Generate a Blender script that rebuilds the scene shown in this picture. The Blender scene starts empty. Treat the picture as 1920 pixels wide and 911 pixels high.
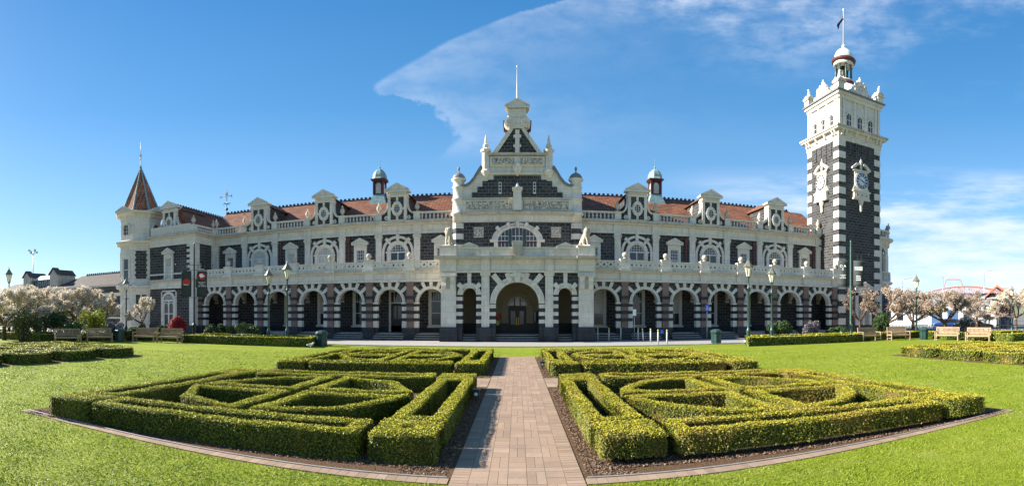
import bpy, math, random
import numpy as np
from mathutils import Vector, Matrix
R = math.radians
PI = math.pi
random.seed(7)
rng = np.random.default_rng(11)
sc = bpy.context.scene
C = sc.collection

# ------------------------------------------------------------------ camera: a stitched cylindrical panorama
F = 920.0
HZ = 588.0
AX = 970.0
sc.render.engine = 'CYCLES'
cam = bpy.data.cameras.new('camera')
cam.type = 'PANO'
P = cam if hasattr(cam, 'panorama_type') else cam.cycles
P.panorama_type = 'CENTRAL_CYLINDRICAL'
P.central_cylindrical_range_u_min = -AX / F
P.central_cylindrical_range_u_max = (1920 - AX) / F
P.central_cylindrical_range_v_min = -(911 - HZ) / F
P.central_cylindrical_range_v_max = HZ / F
P.central_cylindrical_radius = 1.0
cam.clip_start = 0.05
cam.clip_end = 5000
camo = bpy.data.objects.new('camera', cam)
camo.location = (0, 0, 2.0)
camo.rotation_euler = (R(90), 0, 0)
C.objects.link(camo)
sc.camera = camo

# ------------------------------------------------------------------ sky, sun, exposure
SUN_EL, SUN_AZ = 29.5, -2.0         # sun low, square to the left
sv = sc.view_settings
sv.view_transform = 'Standard'
sv.look = 'None'
sv.gamma = 1.0
sv.use_curve_mapping = False
sv.exposure = 1.55
w = bpy.data.worlds.new('World')
sc.world = w
w.use_nodes = True


class NT:
    """small helper to write node trees"""
    def __init__(s, tree):
        s.t = tree
        s.n = tree.nodes
        s.n.clear()

    def new(s, typ, **kw):
        n = s.n.new(typ)
        for k, v in kw.items():
            setattr(n, k, v)
        return n

    def put(s, sock, v):
        if isinstance(v, bpy.types.NodeSocket):
            s.t.links.new(v, sock)
        elif v is not None:
            if sock.type == 'RGBA' and not isinstance(v, (int, float)) and len(v) == 3:
                v = (*v, 1)
            sock.default_value = v

    def math(s, op, a, b=None, c=None, clamp=False):
        n = s.new('ShaderNodeMath', operation=op, use_clamp=clamp)
        for i, v in enumerate((a, b, c)):
            if v is not None:
                s.put(n.inputs[i], v)
        return n.outputs[0]

    def rng(s, v, a, b, c=0.0, d=1.0, smooth=True):
        n = s.new('ShaderNodeMapRange', interpolation_type='SMOOTHSTEP' if smooth else 'LINEAR')
        for i, q in enumerate((v, a, b, c, d)):
            s.put(n.inputs[i], q)
        return n.outputs[0]

    def mix(s, f, a, b, mode='MIX'):
        n = s.new('ShaderNodeMix', data_type='RGBA', blend_type=mode)
        s.put(n.inputs[0], f)
        s.put(n.inputs[6], a)
        s.put(n.inputs[7], b)
        return n.outputs[2]

    def noise(s, vec, scale, detail=3, rough=.55, dim='3D'):
        n = s.new('ShaderNodeTexNoise')
        n.inputs['Scale'].default_value = scale
        n.inputs['Detail'].default_value = detail
        n.inputs['Roughness'].default_value = rough
        if vec is not None:
            s.put(n.inputs['Vector'], vec)
        return n.outputs[0]

    def comb(s, x, y, z=0.0):
        n = s.new('ShaderNodeCombineXYZ')
        for i, v in enumerate((x, y, z)):
            s.put(n.inputs[i], v)
        return n.outputs[0]

    def sep(s, v):
        n = s.new('ShaderNodeSeparateXYZ')
        s.put(n.inputs[0], v)
        return n.outputs


def build_sky():
    t = NT(w.node_tree)
    out = t.new('ShaderNodeOutputWorld')
    bg = t.new('ShaderNodeBackground')
    bg.inputs[1].default_value = 0.092
    sky = t.new('ShaderNodeTexSky', sky_type='NISHITA')
    sky.sun_disc = False
    sky.sun_elevation = R(SUN_EL)
    sky.sun_rotation = R(-(90 + SUN_AZ))
    sky.air_density = 1.0
    sky.dust_density = 0.3
    sky.ozone_density = 2.5
    hs = t.new('ShaderNodeHueSaturation')
    hs.inputs['Saturation'].default_value = 1.22
    hs.inputs['Value'].default_value = 1.0
    t.put(hs.inputs['Color'], sky.outputs[0])
    tc = t.new('ShaderNodeTexCoord')
    x, y, z = t.sep(tc.outputs['Generated'])
    u = t.math('ARCTAN2', x, y)
    hyp = t.math('SQRT', t.math('ADD', t.math('MULTIPLY', x, x), t.math('MULTIPLY', y, y)))
    v = t.math('DIVIDE', z, t.math('MAXIMUM', hyp, 0.05))
    # wisps drift along the bearing u and the height v
    uv = t.comb(t.math('MULTIPLY', u, 1.0), t.math('MULTIPLY', v, 2.6), 0.0)
    big = t.noise(uv, 2.6, 8, .62)
    fine = t.noise(t.comb(t.math('MULTIPLY', u, 2.2), t.math('MULTIPLY', v, 4.5), 3.0), 6.0, 8, .6)
    # large thin veil with a crisp ragged western edge
    edge = t.new('ShaderNodeFloatCurve')
    pts = [(0, 1050), (30, 945), (75, 835), (110, 775), (140, 722), (162, 690), (176, 700), (186, 755), (200, 800), (230, 836), (262, 846), (300, 812), (340, 806)]
    cv = edge.mapping.curves[0]
    dat = sorted((((HZ - py) / F), ((px - AX) / F) + .5) for py, px in pts)
    cv.points[0].location = (0.0, dat[0][1])
    cv.points[1].location = (1.0, 0.75)
    for a, b in dat:
        cv.points.new(a, b)
    for p in cv.points:
        p.handle_type = 'VECTOR'
    edge.mapping.update()
    wob = t.math('MULTIPLY', t.math('SUBTRACT', t.noise(t.comb(u, v, 1.0), 24.0, 9, .75), .5), .075)
    t.put(edge.inputs['Value'], t.math('ADD', v, t.math('MULTIPLY', wob, .5)))
    g = t.math('SUBTRACT', edge.outputs[0], .5)
    d = t.math('ADD', t.math('SUBTRACT', u, g), wob)
    rise = t.rng(d, 0.0, .022)
    fall = t.math('POWER', 2.718, t.math('MULTIPLY', t.math('MAXIMUM', d, 0.0), -4.2))
    veil = t.math('MULTIPLY', t.math('MULTIPLY', rise, fall), t.rng(v, .30, .36))
    veil = t.math('MULTIPLY', veil, t.rng(fine, .25, .75, .10, .30))
    # streaks along the top right
    top = t.math('MULTIPLY', t.rng(t.math('ADD', v, t.math('MULTIPLY', u, .10)), .50, .66), t.rng(u, .0, .35))
    wis = t.math('MULTIPLY', t.math('MULTIPLY', t.rng(big, .38, .72), t.rng(fine, .25, .7)), top)
    # bright bank low on the right
    low = t.math('MULTIPLY', t.rng(u, .20, .72), t.math('MULTIPLY', t.rng(v, .31, .24), t.rng(v, -.02, .05)))
    bank = t.math('MULTIPLY', t.rng(t.noise(t.comb(u, t.math('MULTIPLY', v, 5.0), 9.0), 3.2, 8, .6),   .38, .68), low)
    haze = t.math('MULTIPLY', t.rng(v, .16, .0), t.rng(u, -.2, .9, .0, .30))
    a = t.math('ADD', t.math('ADD', veil, t.math('MULTIPLY', wis, .6)), t.math('ADD', t.math('MULTIPLY', bank, .8), haze), clamp=True)
    # deepen the physical sky towards the zenith and keep its horizon pale blue rather than white
    gr = t.new('ShaderNodeValToRGB')
    t.put(gr.inputs[0], t.rng(v, 0.0, .64, smooth=False))
    el = gr.color_ramp.elements
    el[0].position, el[0].color = 0.0, (1.4, 2.3, 3.35, 1)
    el[1].position, el[1].color = 1.0, (.15, .92, 2.2, 1)
    e = el.new(.35)
    e.color = (.85, 1.85, 3.1, 1)
    e = el.new(.65)
    e.color = (.32, 1.25, 2.55, 1)
    tint = t.mix(.72, hs.outputs[0], gr.outputs[0])
    col = t.mix(a, tint, (3.9, 4.15, 4.5))
    t.put(bg.inputs[0], col)
    t.t.links.new(bg.outputs[0], out.inputs[0])


build_sky()
sun = bpy.data.lights.new('sun', 'SUN')
sun.energy = 4.9
sun.angle = R(0.5)
sun.color = (1.0, 0.95, 0.86)
suno = bpy.data.objects.new('sun', sun)
ld = Vector((math.cos(R(SUN_EL)) * math.cos(R(SUN_AZ)), math.cos(R(SUN_EL)) * math.sin(R(SUN_AZ)), -math.sin(R(SUN_EL))))
suno.rotation_euler = ld.to_track_quat('-Z', 'Y').to_euler()
suno.location = (-40, -10, 40)
C.objects.link(suno)


def at(px, rho):
    """ground point seen in direction px (in photo pixels) at distance rho"""
    a = (px - AX) / F
    return rho * math.sin(a), rho * math.cos(a)


# ------------------------------------------------------------------ materials
M = {}


def mat(name, rough=.7, spec=.3):
    m = bpy.data.materials.new(name)
    m.use_nodes = True
    t = NT(m.node_tree)
    out = t.new('ShaderNodeOutputMaterial')
    b = t.new('ShaderNodeBsdfPrincipled')
    b.inputs['Roughness'].default_value = rough
    b.inputs['Specular IOR Level'].default_value = spec
    t.t.links.new(b.outputs[0], out.inputs[0])
    M[name] = m
    return m, t, b, out


def pos(t):
    return t.new('ShaderNodeNewGeometry').outputs['Position']


def bump(t, b, h, strength=.3, dist=.02):
    n = t.new('ShaderNodeBump')
    n.inputs['Strength'].default_value = strength
    n.inputs['Distance'].default_value = dist
    t.put(n.inputs['Height'], h)
    t.t.links.new(n.outputs[0], b.inputs['Normal'])


def wallvec(t):
    """position unrolled on a wall: along the wall, up"""
    g = t.new('ShaderNodeNewGeometry')
    x, y, z = t.sep(g.outputs['Position'])
    nx, ny, nz = t.sep(g.outputs['True Normal'])
    side = t.math('GREATER_THAN', t.math('ABSOLUTE', nx), .72)
    a = t.math('ADD', t.math('MULTIPLY', y, side), t.math('MULTIPLY', x, t.math('SUBTRACT', 1.0, side)))
    return t.comb(a, z, 0.0), g.outputs['Position']


def simple(name, col, rough=.6, spec=.3, metal=0, var=.25, scale=6.0, bmp=0.0):
    m, t, b, o = mat(name, rough, spec)
    n = t.noise(pos(t), scale, 5, .6)
    dark = tuple(c * (1 - var) for c in col)
    lite = tuple(min(1, c * (1 + var)) for c in col)
    t.put(b.inputs['Base Color'], t.mix(t.rng(n, .3, .7), dark, lite))
    b.inputs['Metallic'].default_value = metal
    if bmp:
        bump(t, b, n, bmp)
    return m


def masonry(name, c1, c2, mortar, bw, rh, ms, rough=.8, bmp=.5, stain=.25, stainc=None):
    m, t, b, o = mat(name, rough, .25)
    v, p = wallvec(t)
    br = t.new('ShaderNodeTexBrick')
    t.put(br.inputs['Vector'], v)
    t.put(br.inputs['Color1'], c1)
    t.put(br.inputs['Color2'], c2)
    t.put(br.inputs['Mortar'], mortar)
    br.inputs['Scale'].default_value = 1.0
    br.inputs['Mortar Size'].default_value = ms
    br.inputs['Mortar Smooth'].default_value = .2
    br.inputs['Bias'].default_value = -.1
    br.inputs['Brick Width'].default_value = bw
    br.inputs['Row Height'].default_value = rh
    n = t.noise(p, 1.6, 6, .65)
    n2 = t.noise(p, 14.0, 4, .6)
    wide = t.mix(t.math('MULTIPLY', t.rng(t.noise(p, .55, 5, .6), .45, .7), .45), br.outputs[0], tuple(c * 1.7 for c in c2) if c2[0] < .1 else tuple(c * .9 for c in c1))
    col = t.mix(t.math('MULTIPLY', t.rng(n2, .3, .75), .35), wide, tuple(c * .55 for c in c1))
    if stainc:
        # rain streaks: noise stretched down the wall
        x, y, z = t.sep(p)
        st = t.noise(t.comb(t.math('MULTIPLY', x, 3.0), t.math('MULTIPLY', y, 3.0), t.math('MULTIPLY', z, .45)), 1.3, 6, .7)
        col = t.mix(t.math('MULTIPLY', t.rng(st, .48, .78), stain), col, stainc)
        col = t.mix(t.math('MULTIPLY', t.rng(n, .5, .75), stain * .6), col, tuple(c * 1.15 for c in stainc))
    t.put(b.inputs['Base Color'], col)
    h = t.math('ADD', t.math('MULTIPLY', br.outputs[1], -1.0), t.math('MULTIPLY', n2, .5))
    bump(t, b, h, bmp, .02)
    return m


masonry('basalt', (.026, .0255, .026), (.064, .062, .061), (.27, .26, .245), .50, .26, .012, .75, .7)
masonry('limestone', (.645, .595, .515), (.73, .68, .595), (.45, .40, .33),   .85, .42, .008, .8, .35, .62, (.32, .28, .23))
masonry('limestone_aged', (.48, .425, .345), (.60, .535, .435), (.32, .285, .24), .7, .4, .005, .85, .2, .9, (.17, .15, .115))
masonry('pink_granite', (.19, .125, .10), (.235, .16, .13), (.2, .16, .15), 2.0, .9, .006, .5, .1)
masonry('plinth_stone', (.022, .024, .028), (.040, .042, .046), (.08, .08, .08), .9, .45, .010, .6, .4)
masonry('cream_plaster', (.25, .21, .135), (.27, .225, .145), (.20, .17, .11), 1.4, .9, .004, .8, .1)


def roof_tiles(name, k):
    m, t, b, o = mat(name, .75, .2)
    v, p = wallvec(t)
    x, y, z = t.sep(p)
    g = t.new('ShaderNodeNewGeometry')
    nx, ny, nz = t.sep(g.outputs['True Normal'])
    side = t.math('GREATER_THAN', t.math('ABSOLUTE', nx), t.math('ABSOLUTE', ny))
    a = t.math('ADD', t.math('MULTIPLY', y, side), t.math('MULTIPLY', x, t.math('SUBTRACT', 1.0, side)))
    br = t.new('ShaderNodeTexBrick')
    t.put(br.inputs['Vector'], t.comb(a, z, 0.0))
    t.put(br.inputs['Color1'], (.205 * k, .080 * k, .043 * k))
    t.put(br.inputs['Color2'], (.29 * k, .120 * k, .062 * k))
    t.put(br.inputs['Mortar'], (.07, .03, .02))
    br.offset = 0.0
    br.inputs['Scale'].default_value = 1.0
    br.inputs['Mortar Size'].default_value = .025
    br.inputs['Mortar Smooth'].default_value = .6
    br.inputs['Brick Width'].default_value = .30
    br.inputs['Row Height'].default_value = .22
    n = t.noise(p, .9, 6, .7)
    col = t.mix(t.math('MULTIPLY', t.rng(n, .42, .68), .6), br.outputs[0], (.06, .037, .028))
    t.put(b.inputs['Base Color'], col)
    bump(t, b, t.math('MULTIPLY', br.outputs[1], -1.0), .8, .04)


roof_tiles('terracotta_tile', .92)
roof_tiles('spire_tile', 1.5)
simple('ridge_tile', (.075, .055, .05), .8, .2)
simple('grey_tile', (.075, .058, .047), .8, .2, var=.35, scale=3)
simple('slate_cap', (.16, .165, .16), .5, .4)
simple('copper_green', (.19, .29, .285), .55, .3, var=.22, scale=4)
simple('copper_pale', (.50, .57, .51), .55, .3, var=.12, scale=3)
simple('green_column', (.045, .10, .07), .4, .4)
simple('oxide_red', (.11, .034, .028), .55, .35)
simple('dark_timber', (.022, .016, .013), .5, .4)
simple('white_paint', (.60, .59, .55), .45, .4, var=.05)
simple('teal_paint', (.025, .05, .05), .4, .4)
simple('lamp_green', (.026, .062, .050), .35, .5, var=.3)
simple('pale_green_post', (.05, .105, .08), .4, .45, var=.25)
simple('bin_green', (.018, .052, .044), .38, .5, var=.3)
simple('lantern_bronze', (.13, .125, .10), .45, .5, var=.3)
simple('black_metal', (.012, .013, .014), .4, .5)
simple('steel', (.42, .43, .44), .35, .5, metal=.6, var=.1)
simple('bollard_white', (.50, .49, .43), .5, .4, var=.12)
simple('bollard_yellow', (.50, .47, .12), .5, .4, var=.1)
simple('sign_blue', (.015, .08, .45), .4, .5, var=.05)
simple('sign_white', (.75, .74, .74), .4, .5, var=.05)
simple('banner_grey', (.045, .052, .05), .8, .2, var=.1)
simple('banner_red', (.50, .035, .03), .7, .2, var=.05)
simple('banner_white', (.75, .75, .75), .7, .2, var=.03)
simple('flag_navy', (.012, .02, .09), .8, .2, var=.1)
simple('flag_red', (.5, .02, .03), .8, .2, var=.1)
simple('orange_steel', (.40, .17, .14), .5, .35, var=.12)
simple('orange_roof', (.42, .13, .07), .6, .3, var=.15)
simple('shed_white', (.62, .64, .66), .7, .3, var=.08)
simple('shed_grey', (.30, .31, .32), .7, .3, var=.15)
simple('shed_blue', (.05, .10, .20), .5, .4, var=.2)
simple('car_blue', (.015, .04, .16), .2, .6, var=.05)
simple('car_black', (.01, .01, .012), .2, .6, var=.05)
simple('tyre_rubber', (.015, .015, .015), .9, .1)
simple('bird_white', (.75, .75, .75), .7, .2, var=.1, scale=30)
simple('bird_grey', (.30, .31, .33), .7, .2, var=.1, scale=30)
simple('bark', (.085, .06, .045), .9, .1, var=.4, scale=9, bmp=.6)
simple('concrete', (.33, .31, .275), .85, .2, var=.2, scale=5, bmp=.3)
simple('kerb_metal', (.27, .24, .21), .6, .4, var=.15, scale=8)
simple('relief_dark', (.33, .30, .25), .9, .1, var=.2)
simple('brass', (.45, .28, .05), .35, .5, metal=.7)
simple('hill_green', (.10, .11, .07), .9, .1, var=.35, scale=.05)


def glass(name, col, rough=.06, blind=None):
    m, t, b, o = mat(name, rough, .6)
    n = t.noise(pos(t), 1.2, 3, .5)
    c = t.mix(t.rng(n, .35, .65), col, tuple(q * 1.8 + .004 for q in col))
    t.put(b.inputs['Base Color'], c)
    n2 = t.noise(pos(t), .7, 2, .5)
    bump(t, b, n2, .04, .1)


glass('dark_glass', (.014, .018, .022))
glass('door_glass', (.035, .037, .035), .1)
simple('blind', (.42, .40, .34), .25, .5, var=.18, scale=1.5)
glass('lamp_glass', (.55, .52, .42), .15)


def wood():
    m, t, b, o = mat('bench_teak', .65, .3)
    x, y, z = t.sep(t.new('ShaderNodeTexCoord').outputs['Object'])
    n = t.noise(t.comb(t.math('MULTIPLY', x, 1.5), t.math('MULTIPLY', y, 14.0), t.math('MULTIPLY', z, 14.0)), 3.0, 5, .6)
    inf = t.new('ShaderNodeObjectInfo')
    c = t.mix(t.rng(n, .3, .7), (.24, .16, .09), (.42, .295, .18))
    t.put(b.inputs['Base Color'], c)


wood()


def leafy(name, cols, patch=None, trans=.08, rough=.55):
    """foliage: each leaf face carries its own random value, larger patches differ in tint"""
    m, t, b, o = mat(name, rough, .25)
    at_ = t.new('ShaderNodeAttribute', attribute_name='rnd')
    cr = t.new('ShaderNodeValToRGB')
    t.put(cr.inputs[0], at_.outputs['Fac'])
    el = cr.color_ramp.elements
    k = len(cols)
    el[0].position = 0
    el[0].color = (*cols[0], 1)
    el[1].position = 1
    el[1].color = (*cols[-1], 1)
    for i in range(1, k - 1):
        e = el.new(i / (k - 1))
        e.color = (*cols[i], 1)
    col = cr.outputs[0]
    if patch:
        n = t.noise(pos(t), patch[1], 4, .6)
        col = t.mix(t.math('MULTIPLY', t.rng(n, .45, .68), patch[2]), col, patch[0])
    t.put(b.inputs['Base Color'], col)
    tr = t.new('ShaderNodeBsdfTranslucent')
    t.put(tr.inputs[0], col)
    mx = t.new('ShaderNodeMixShader')
    mx.inputs[0].default_value = trans
    t.t.links.new(b.outputs[0], mx.inputs[1])
    t.t.links.new(tr.outputs[0], mx.inputs[2])
    t.t.links.new(mx.outputs[0], o.inputs[0])


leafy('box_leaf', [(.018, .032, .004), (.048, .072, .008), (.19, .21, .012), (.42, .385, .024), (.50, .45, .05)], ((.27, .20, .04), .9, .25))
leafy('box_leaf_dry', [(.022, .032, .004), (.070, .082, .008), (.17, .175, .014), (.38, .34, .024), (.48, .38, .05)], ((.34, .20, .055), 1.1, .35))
leafy('grass_blade', [(.125, .17, .012), (.165, .222, .014), (.20, .255, .018), (.255, .275, .055)], ((.27, .265, .08), .55, .5), .2)
leafy('blossom', [(.50, .40, .29), (.66, .56, .43), (.74, .66, .54), (.48, .42, .20)], None, .3)
leafy('blossom_faded', [(.26, .18, .12), (.40, .30, .22), (.54, .44, .36), (.30, .21, .11)], None, .3)
leafy('shrub_dark', [(.012, .030, .010), (.03, .06, .018), (.05, .09, .022), (.09, .12, .05)], None, .2)
leafy('shrub_olive', [(.04, .06, .018), (.09, .11, .03), (.15, .16, .06), (.20, .20, .10)], None, .25)
leafy('shrub_lime', [(.08, .11, .015), (.16, .20, .02), (.26, .28, .03), (.32, .30, .06)], None, .3)
leafy('shrub_red', [(.12, .004, .006), (.26, .006, .010), (.36, .012, .018), (.18, .01, .01)], None, .2)
leafy('shrub_mauve', [(.05, .055, .06), (.10, .10, .11), (.22, .20, .21), (.30, .28, .28)], None, .2)
leafy('bed_flowers', [(.05, .10, .02), (.14, .19, .03), (.62, .62, .52), (.66, .60, .30)], None, .2)
leafy('mulch_chip', [(.05, .03, .02), (.13, .08, .05), (.22, .14, .09), (.28, .20, .14)], None, 0.0, .9)


def ground_mats():
    m, t, b, o = mat('lawn_turf', .9, .1)
    p = pos(t)
    x, y, z = t.sep(p)
    n1 = t.noise(p, .35, 5, .6)
    n2 = t.noise(p, 2.2, 6, .7)
    n3 = t.noise(p, 45.0, 4, .75)
    band = t.noise(t.comb(t.math('MULTIPLY', x, .12), y, 0.0), 1.0, 4, .6)
    c = t.mix(t.rng(n2, .32, .68), (.15, .185, .013), (.225, .258, .022))
    c = t.mix(t.math('MULTIPLY', t.rng(n1, .4, .7), .55), c, (.25, .275, .030))
    c = t.mix(t.math('MULTIPLY', t.rng(t.noise(p, 1.1, 6, .7), .54, .72), .5), c, (.28, .27, .085))
    c = t.mix(t.math('MULTIPLY', t.rng(band, .45, .62), .45), c, (.13, .175, .012))
    c = t.mix(t.math('MULTIPLY', t.rng(n3, .35, .7), .4), c, (.11, .155, .010))
    t.put(b.inputs['Base Color'], c)
    bump(t, b, n3, .6, .02)
    m, t, b, o = mat('road_asphalt', .85, .2)
    p = pos(t)
    n = t.noise(p, 1.2, 6, .6)
    n3 = t.noise(p, 60.0, 3, .7)
    c = t.mix(t.rng(n, .3, .7), (.30, .275, .25), (.34, .315, .29))
    t.put(b.inputs['Base Color'], t.mix(t.math('MULTIPLY', n3, .3), c, (.2, .19, .18)))
    m, t, b, o = mat('soil', .95, .05)
    p = pos(t)
    n = t.noise(p, 3.0, 6, .7)
    n3 = t.noise(p, 40.0, 4, .75)
    c = t.mix(t.rng(n3, .3, .7), (.075, .045, .028), (.19, .12, .075))
    c = t.mix(t.math('MULTIPLY', t.rng(n, .55, .72), .5), c, (.10, .085, .02))
    t.put(b.inputs['Base Color'], c)
    bump(t, b, n3, 1.0, .04)
    m, t, b, o = mat('town_ground', .9, .1)
    p = pos(t)
    t.put(b.inputs['Base Color'], t.mix(t.noise(p, .15, 5, .6), (.12, .12, .115), (.20, .19, .175)))
    m, t, b, o = mat('paver', .85, .2)
    p = pos(t)
    at_ = t.new('ShaderNodeAttribute', attribute_name='rnd')
    cr = t.new('ShaderNodeValToRGB')
    t.put(cr.inputs[0], at_.outputs['Fac'])
    el = cr.color_ramp.elements
    el[0].color = (.215, .15, .10, 1)
    el[1].color = (.37, .265, .18, 1)
    e = el.new(.5)
    e.color = (.29, .20, .138, 1)
    n = t.noise(p, 25.0, 5, .7)
    n2 = t.noise(p, 1.3, 5, .65)
    c = t.mix(t.math('MULTIPLY', t.rng(n, .35, .7), .35), cr.outputs[0], (.22, .15, .12))
    c = t.mix(t.math('MULTIPLY', t.rng(n2, .45, .7), .4), c, (.17, .125, .10))
    t.put(b.inputs['Base Color'], c)
    bump(t, b, n, .3, .01)


ground_mats()

# ------------------------------------------------------------------ mesh building


class MB:
    def __init__(s, m='limestone'):
        s.v, s.f, s.fm, s.fs = [], [], [], []
        s.mat = m
        s.mats = []

    def use(s, m):
        s.mat = m
        return s

    def add(s, vs, fs, smooth=False):
        if s.mat not in s.mats:
            s.mats.append(s.mat)
        k = s.mats.index(s.mat)
        b = len(s.v)
        s.v += vs
        for f in fs:
            s.f.append([i + b for i in f])
            s.fm.append(k)
            s.fs.append(smooth)
        return s

    def box(s, x0, x1, y0, y1, z0, z1):
        if x0 > x1: x0, x1 = x1, x0
        if y0 > y1: y0, y1 = y1, y0
        if z0 > z1: z0, z1 = z1, z0
        return s.add([(x0, y0, z0), (x1, y0, z0), (x1, y1, z0), (x0, y1, z0), (x0, y0, z1), (x1, y0, z1), (x1, y1, z1), (x0, y1, z1)],
                     [(0, 3, 2, 1), (4, 5, 6, 7), (0, 1, 5, 4), (1, 2, 6, 5), (2, 3, 7, 6), (3, 0, 4, 7)])

    def prism(s, poly, y0, y1, smooth=False):
        """outline in x,z pushed along y"""
        n = len(poly)
        vs = [(x, y0, z) for x, z in poly] + [(x, y1, z) for x, z in poly]
        fs = [list(range(n)), list(range(2 * n - 1, n - 1, -1))] + [(i, i + n, (i + 1) % n + n, (i + 1) % n) for i in range(n)]
        return s.add(vs, fs, smooth)

    def prismx(s, poly, x0, x1):
        """outline in y,z pushed along x"""
        n = len(poly)
        vs = [(x0, y, z) for y, z in poly] + [(x1, y, z) for y, z in poly]
        fs = [list(range(n - 1, -1, -1)), list(range(n, 2 * n))] + [(i, (i + 1) % n, (i + 1) % n + n, i + n) for i in range(n)]
        return s.add(vs, fs)

    def prismz(s, poly, z0, z1):
        n = len(poly)
        vs = [(x, y, z0) for x, y in poly] + [(x, y, z1) for x, y in poly]
        fs = [list(range(n - 1, -1, -1)), list(range(n, 2 * n))] + [(i, (i + 1) % n, (i + 1) % n + n, i + n) for i in range(n)]
        return s.add(vs, fs)

    def ring(s, cx, cz, r0, r1, a0, a1, y0, y1, n=14, ez=1.0):
        """arch band in the x,z plane, thickness y0..y1"""
        full = abs(a1 - a0) > 359
        k = n if full else n + 1
        vs = []
        for i in range(k):
            a = R(a0 + (a1 - a0) * i / n)
            c, q = math.cos(a), math.sin(a) * ez
            vs += [(cx + r0 * c, y0, cz + r0 * q), (cx + r1 * c, y0, cz + r1 * q), (cx + r1 * c, y1, cz + r1 * q), (cx + r0 * c, y1, cz + r0 * q)]
        fs = []
        for i in range(n):
            a, b = 4 * i, 4 * ((i + 1) % k)
            for j in range(4):
                fs.append((a + j, a + (j + 1) % 4, b + (j + 1) % 4, b + j))
        if not full:
            fs += [(3, 2, 1, 0), (4 * n, 4 * n + 1, 4 * n + 2, 4 * n + 3)]
        return s.add(vs, fs)

    def disc(s, cx, cz, r, y0, y1, n=20, ez=1.0):
        return s.prism([(cx + r * math.cos(2 * PI * i / n), cz + r * ez * math.sin(2 * PI * i / n)) for i in range(n)], y0, y1)

    def bar(s, cx, cz, r0, r1, ang, wd, y0, y1, taper=1.0):
        """block pointing outwards from an arch centre"""
        a = R(ang)
        c, q = math.cos(a), math.sin(a)
        h0, h1 = wd / 2, wd / 2 * taper
        return s.prism([(cx + r0 * c + h0 * q, cz + r0 * q - h0 * c), (cx + r1 * c + h1 * q, cz + r1 * q - h1 * c),
                        (cx + r1 * c - h1 * q, cz + r1 * q + h1 * c), (cx + r0 * c - h0 * q, cz + r0 * q + h0 * c)], y0, y1)

    def spandrel(s, cx, r, x0, x1, zs, zt, y0, y1, n=14):
        """wall over a round arch opening"""
        if x0 < cx - r: s.box(x0, cx - r, y0, y1, zs, zt)
        if x1 > cx + r: s.box(cx + r, x1, y0, y1, zs, zt)
        pts = [(cx + r * math.cos(PI * i / n), zs + r * math.sin(PI * i / n)) for i in range(n + 1)]
        return s.prism(pts + [(cx - r, zt), (cx + r, zt)] if False else pts[:] + [(cx - r, zt), (cx + r, zt)], y0, y1)

    def lathe(s, prof, cx=0, cy=0, cz=0, n=12, smooth=True, a0=0.0, sx=1.0, sy=1.0):
        vs, fs = [], []
        k = len(prof)
        for r, z in prof:
            for i in range(n):
                a = a0 + 2 * PI * i / n
                vs.append((cx + r * sx * math.cos(a), cy + r * sy * math.sin(a), cz + z))
        for j in range(k - 1):
            for i in range(n):
                fs.append((j * n + i, j * n + (i + 1) % n, (j + 1) * n + (i + 1) % n, (j + 1) * n + i))
        if prof[0][0] > 1e-4: fs.append(list(range(n - 1, -1, -1)))
        if prof[-1][0] > 1e-4: fs.append([(k - 1) * n + i for i in range(n)])
        return s.add(vs, fs, smooth)

    def tube(s, p0, p1, r0, r1=None, n=8, smooth=True):
        r1 = r0 if r1 is None else r1
        p0, p1 = Vector(p0), Vector(p1)
        d = (p1 - p0)
        if d.length < 1e-6: return s
        d.normalize()
        a = d.orthogonal().normalized()
        b = d.cross(a)
        vs = []
        for p, r in ((p0, r0), (p1, r1)):
            for i in range(n):
                q = p + a * (r * math.cos(2 * PI * i / n)) + b * (r * math.sin(2 * PI * i / n))
                vs.append(tuple(q))
        fs = [(i, (i + 1) % n, (i + 1) % n + n, i + n) for i in range(n)]
        s.add(vs, fs, smooth)
        return s.add([vs[i] for i in range(n)] + [vs[n + i] for i in range(n)], [list(range(n - 1, -1, -1)), list(range(n, 2 * n))])

    def path(s, pts, r, n=6):
        for a, b in zip(pts[:-1], pts[1:]):
            s.tube(a, b, r, r, n)
        return s

    def ball(s, cx, cy, cz, r, n=10, k=7, sx=1.0, sy=1.0, sz=1.0):
        return s.lathe([(r * math.sin(PI * i / k), -r * sz * math.cos(PI * i / k)) for i in range(k + 1)], cx, cy, cz, n, True, 0, sx, sy)

    def holed(s, x0, x1, z0, z1, y0, y1, n, r):
        """pierced panel: n round holes in a row"""
        k = 12
        wd = (x1 - x0) / n
        cz = (z0 + z1) / 2
        for j in range(n):
            cx = x0 + wd * (j + .5)
            hw, hh = wd / 2, (z1 - z0) / 2
            o, q = [], []
            for i in range(k):
                a = 2 * PI * i / k + PI / 4
                c, sn = math.cos(a), math.sin(a)
                m = max(abs(c) / hw, abs(sn) / hh)
                o.append((cx + c / m, cz + sn / m))
                q.append((cx + r * c, cz + r * sn))
            for yy, flip in ((y0, 0), (y1, 1)):
                vs = [(a, yy, b) for a, b in o] + [(a, yy, b) for a, b in q]
                fs = [(i, (i + 1) % k, (i + 1) % k + k, i + k) for i in range(k)]
                s.add(vs, [f[::-1] for f in fs] if flip else fs)
            vs = [(a, y0, b) for a, b in q] + [(a, y1, b) for a, b in q]
            s.add(vs, [(i, (i + 1) % k, (i + 1) % k + k, i + k) for i in range(k)])
        return s

    def xf(s, mtx):
        s.v = [tuple(mtx @ Vector(p)) for p in s.v]
        return s

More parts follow.
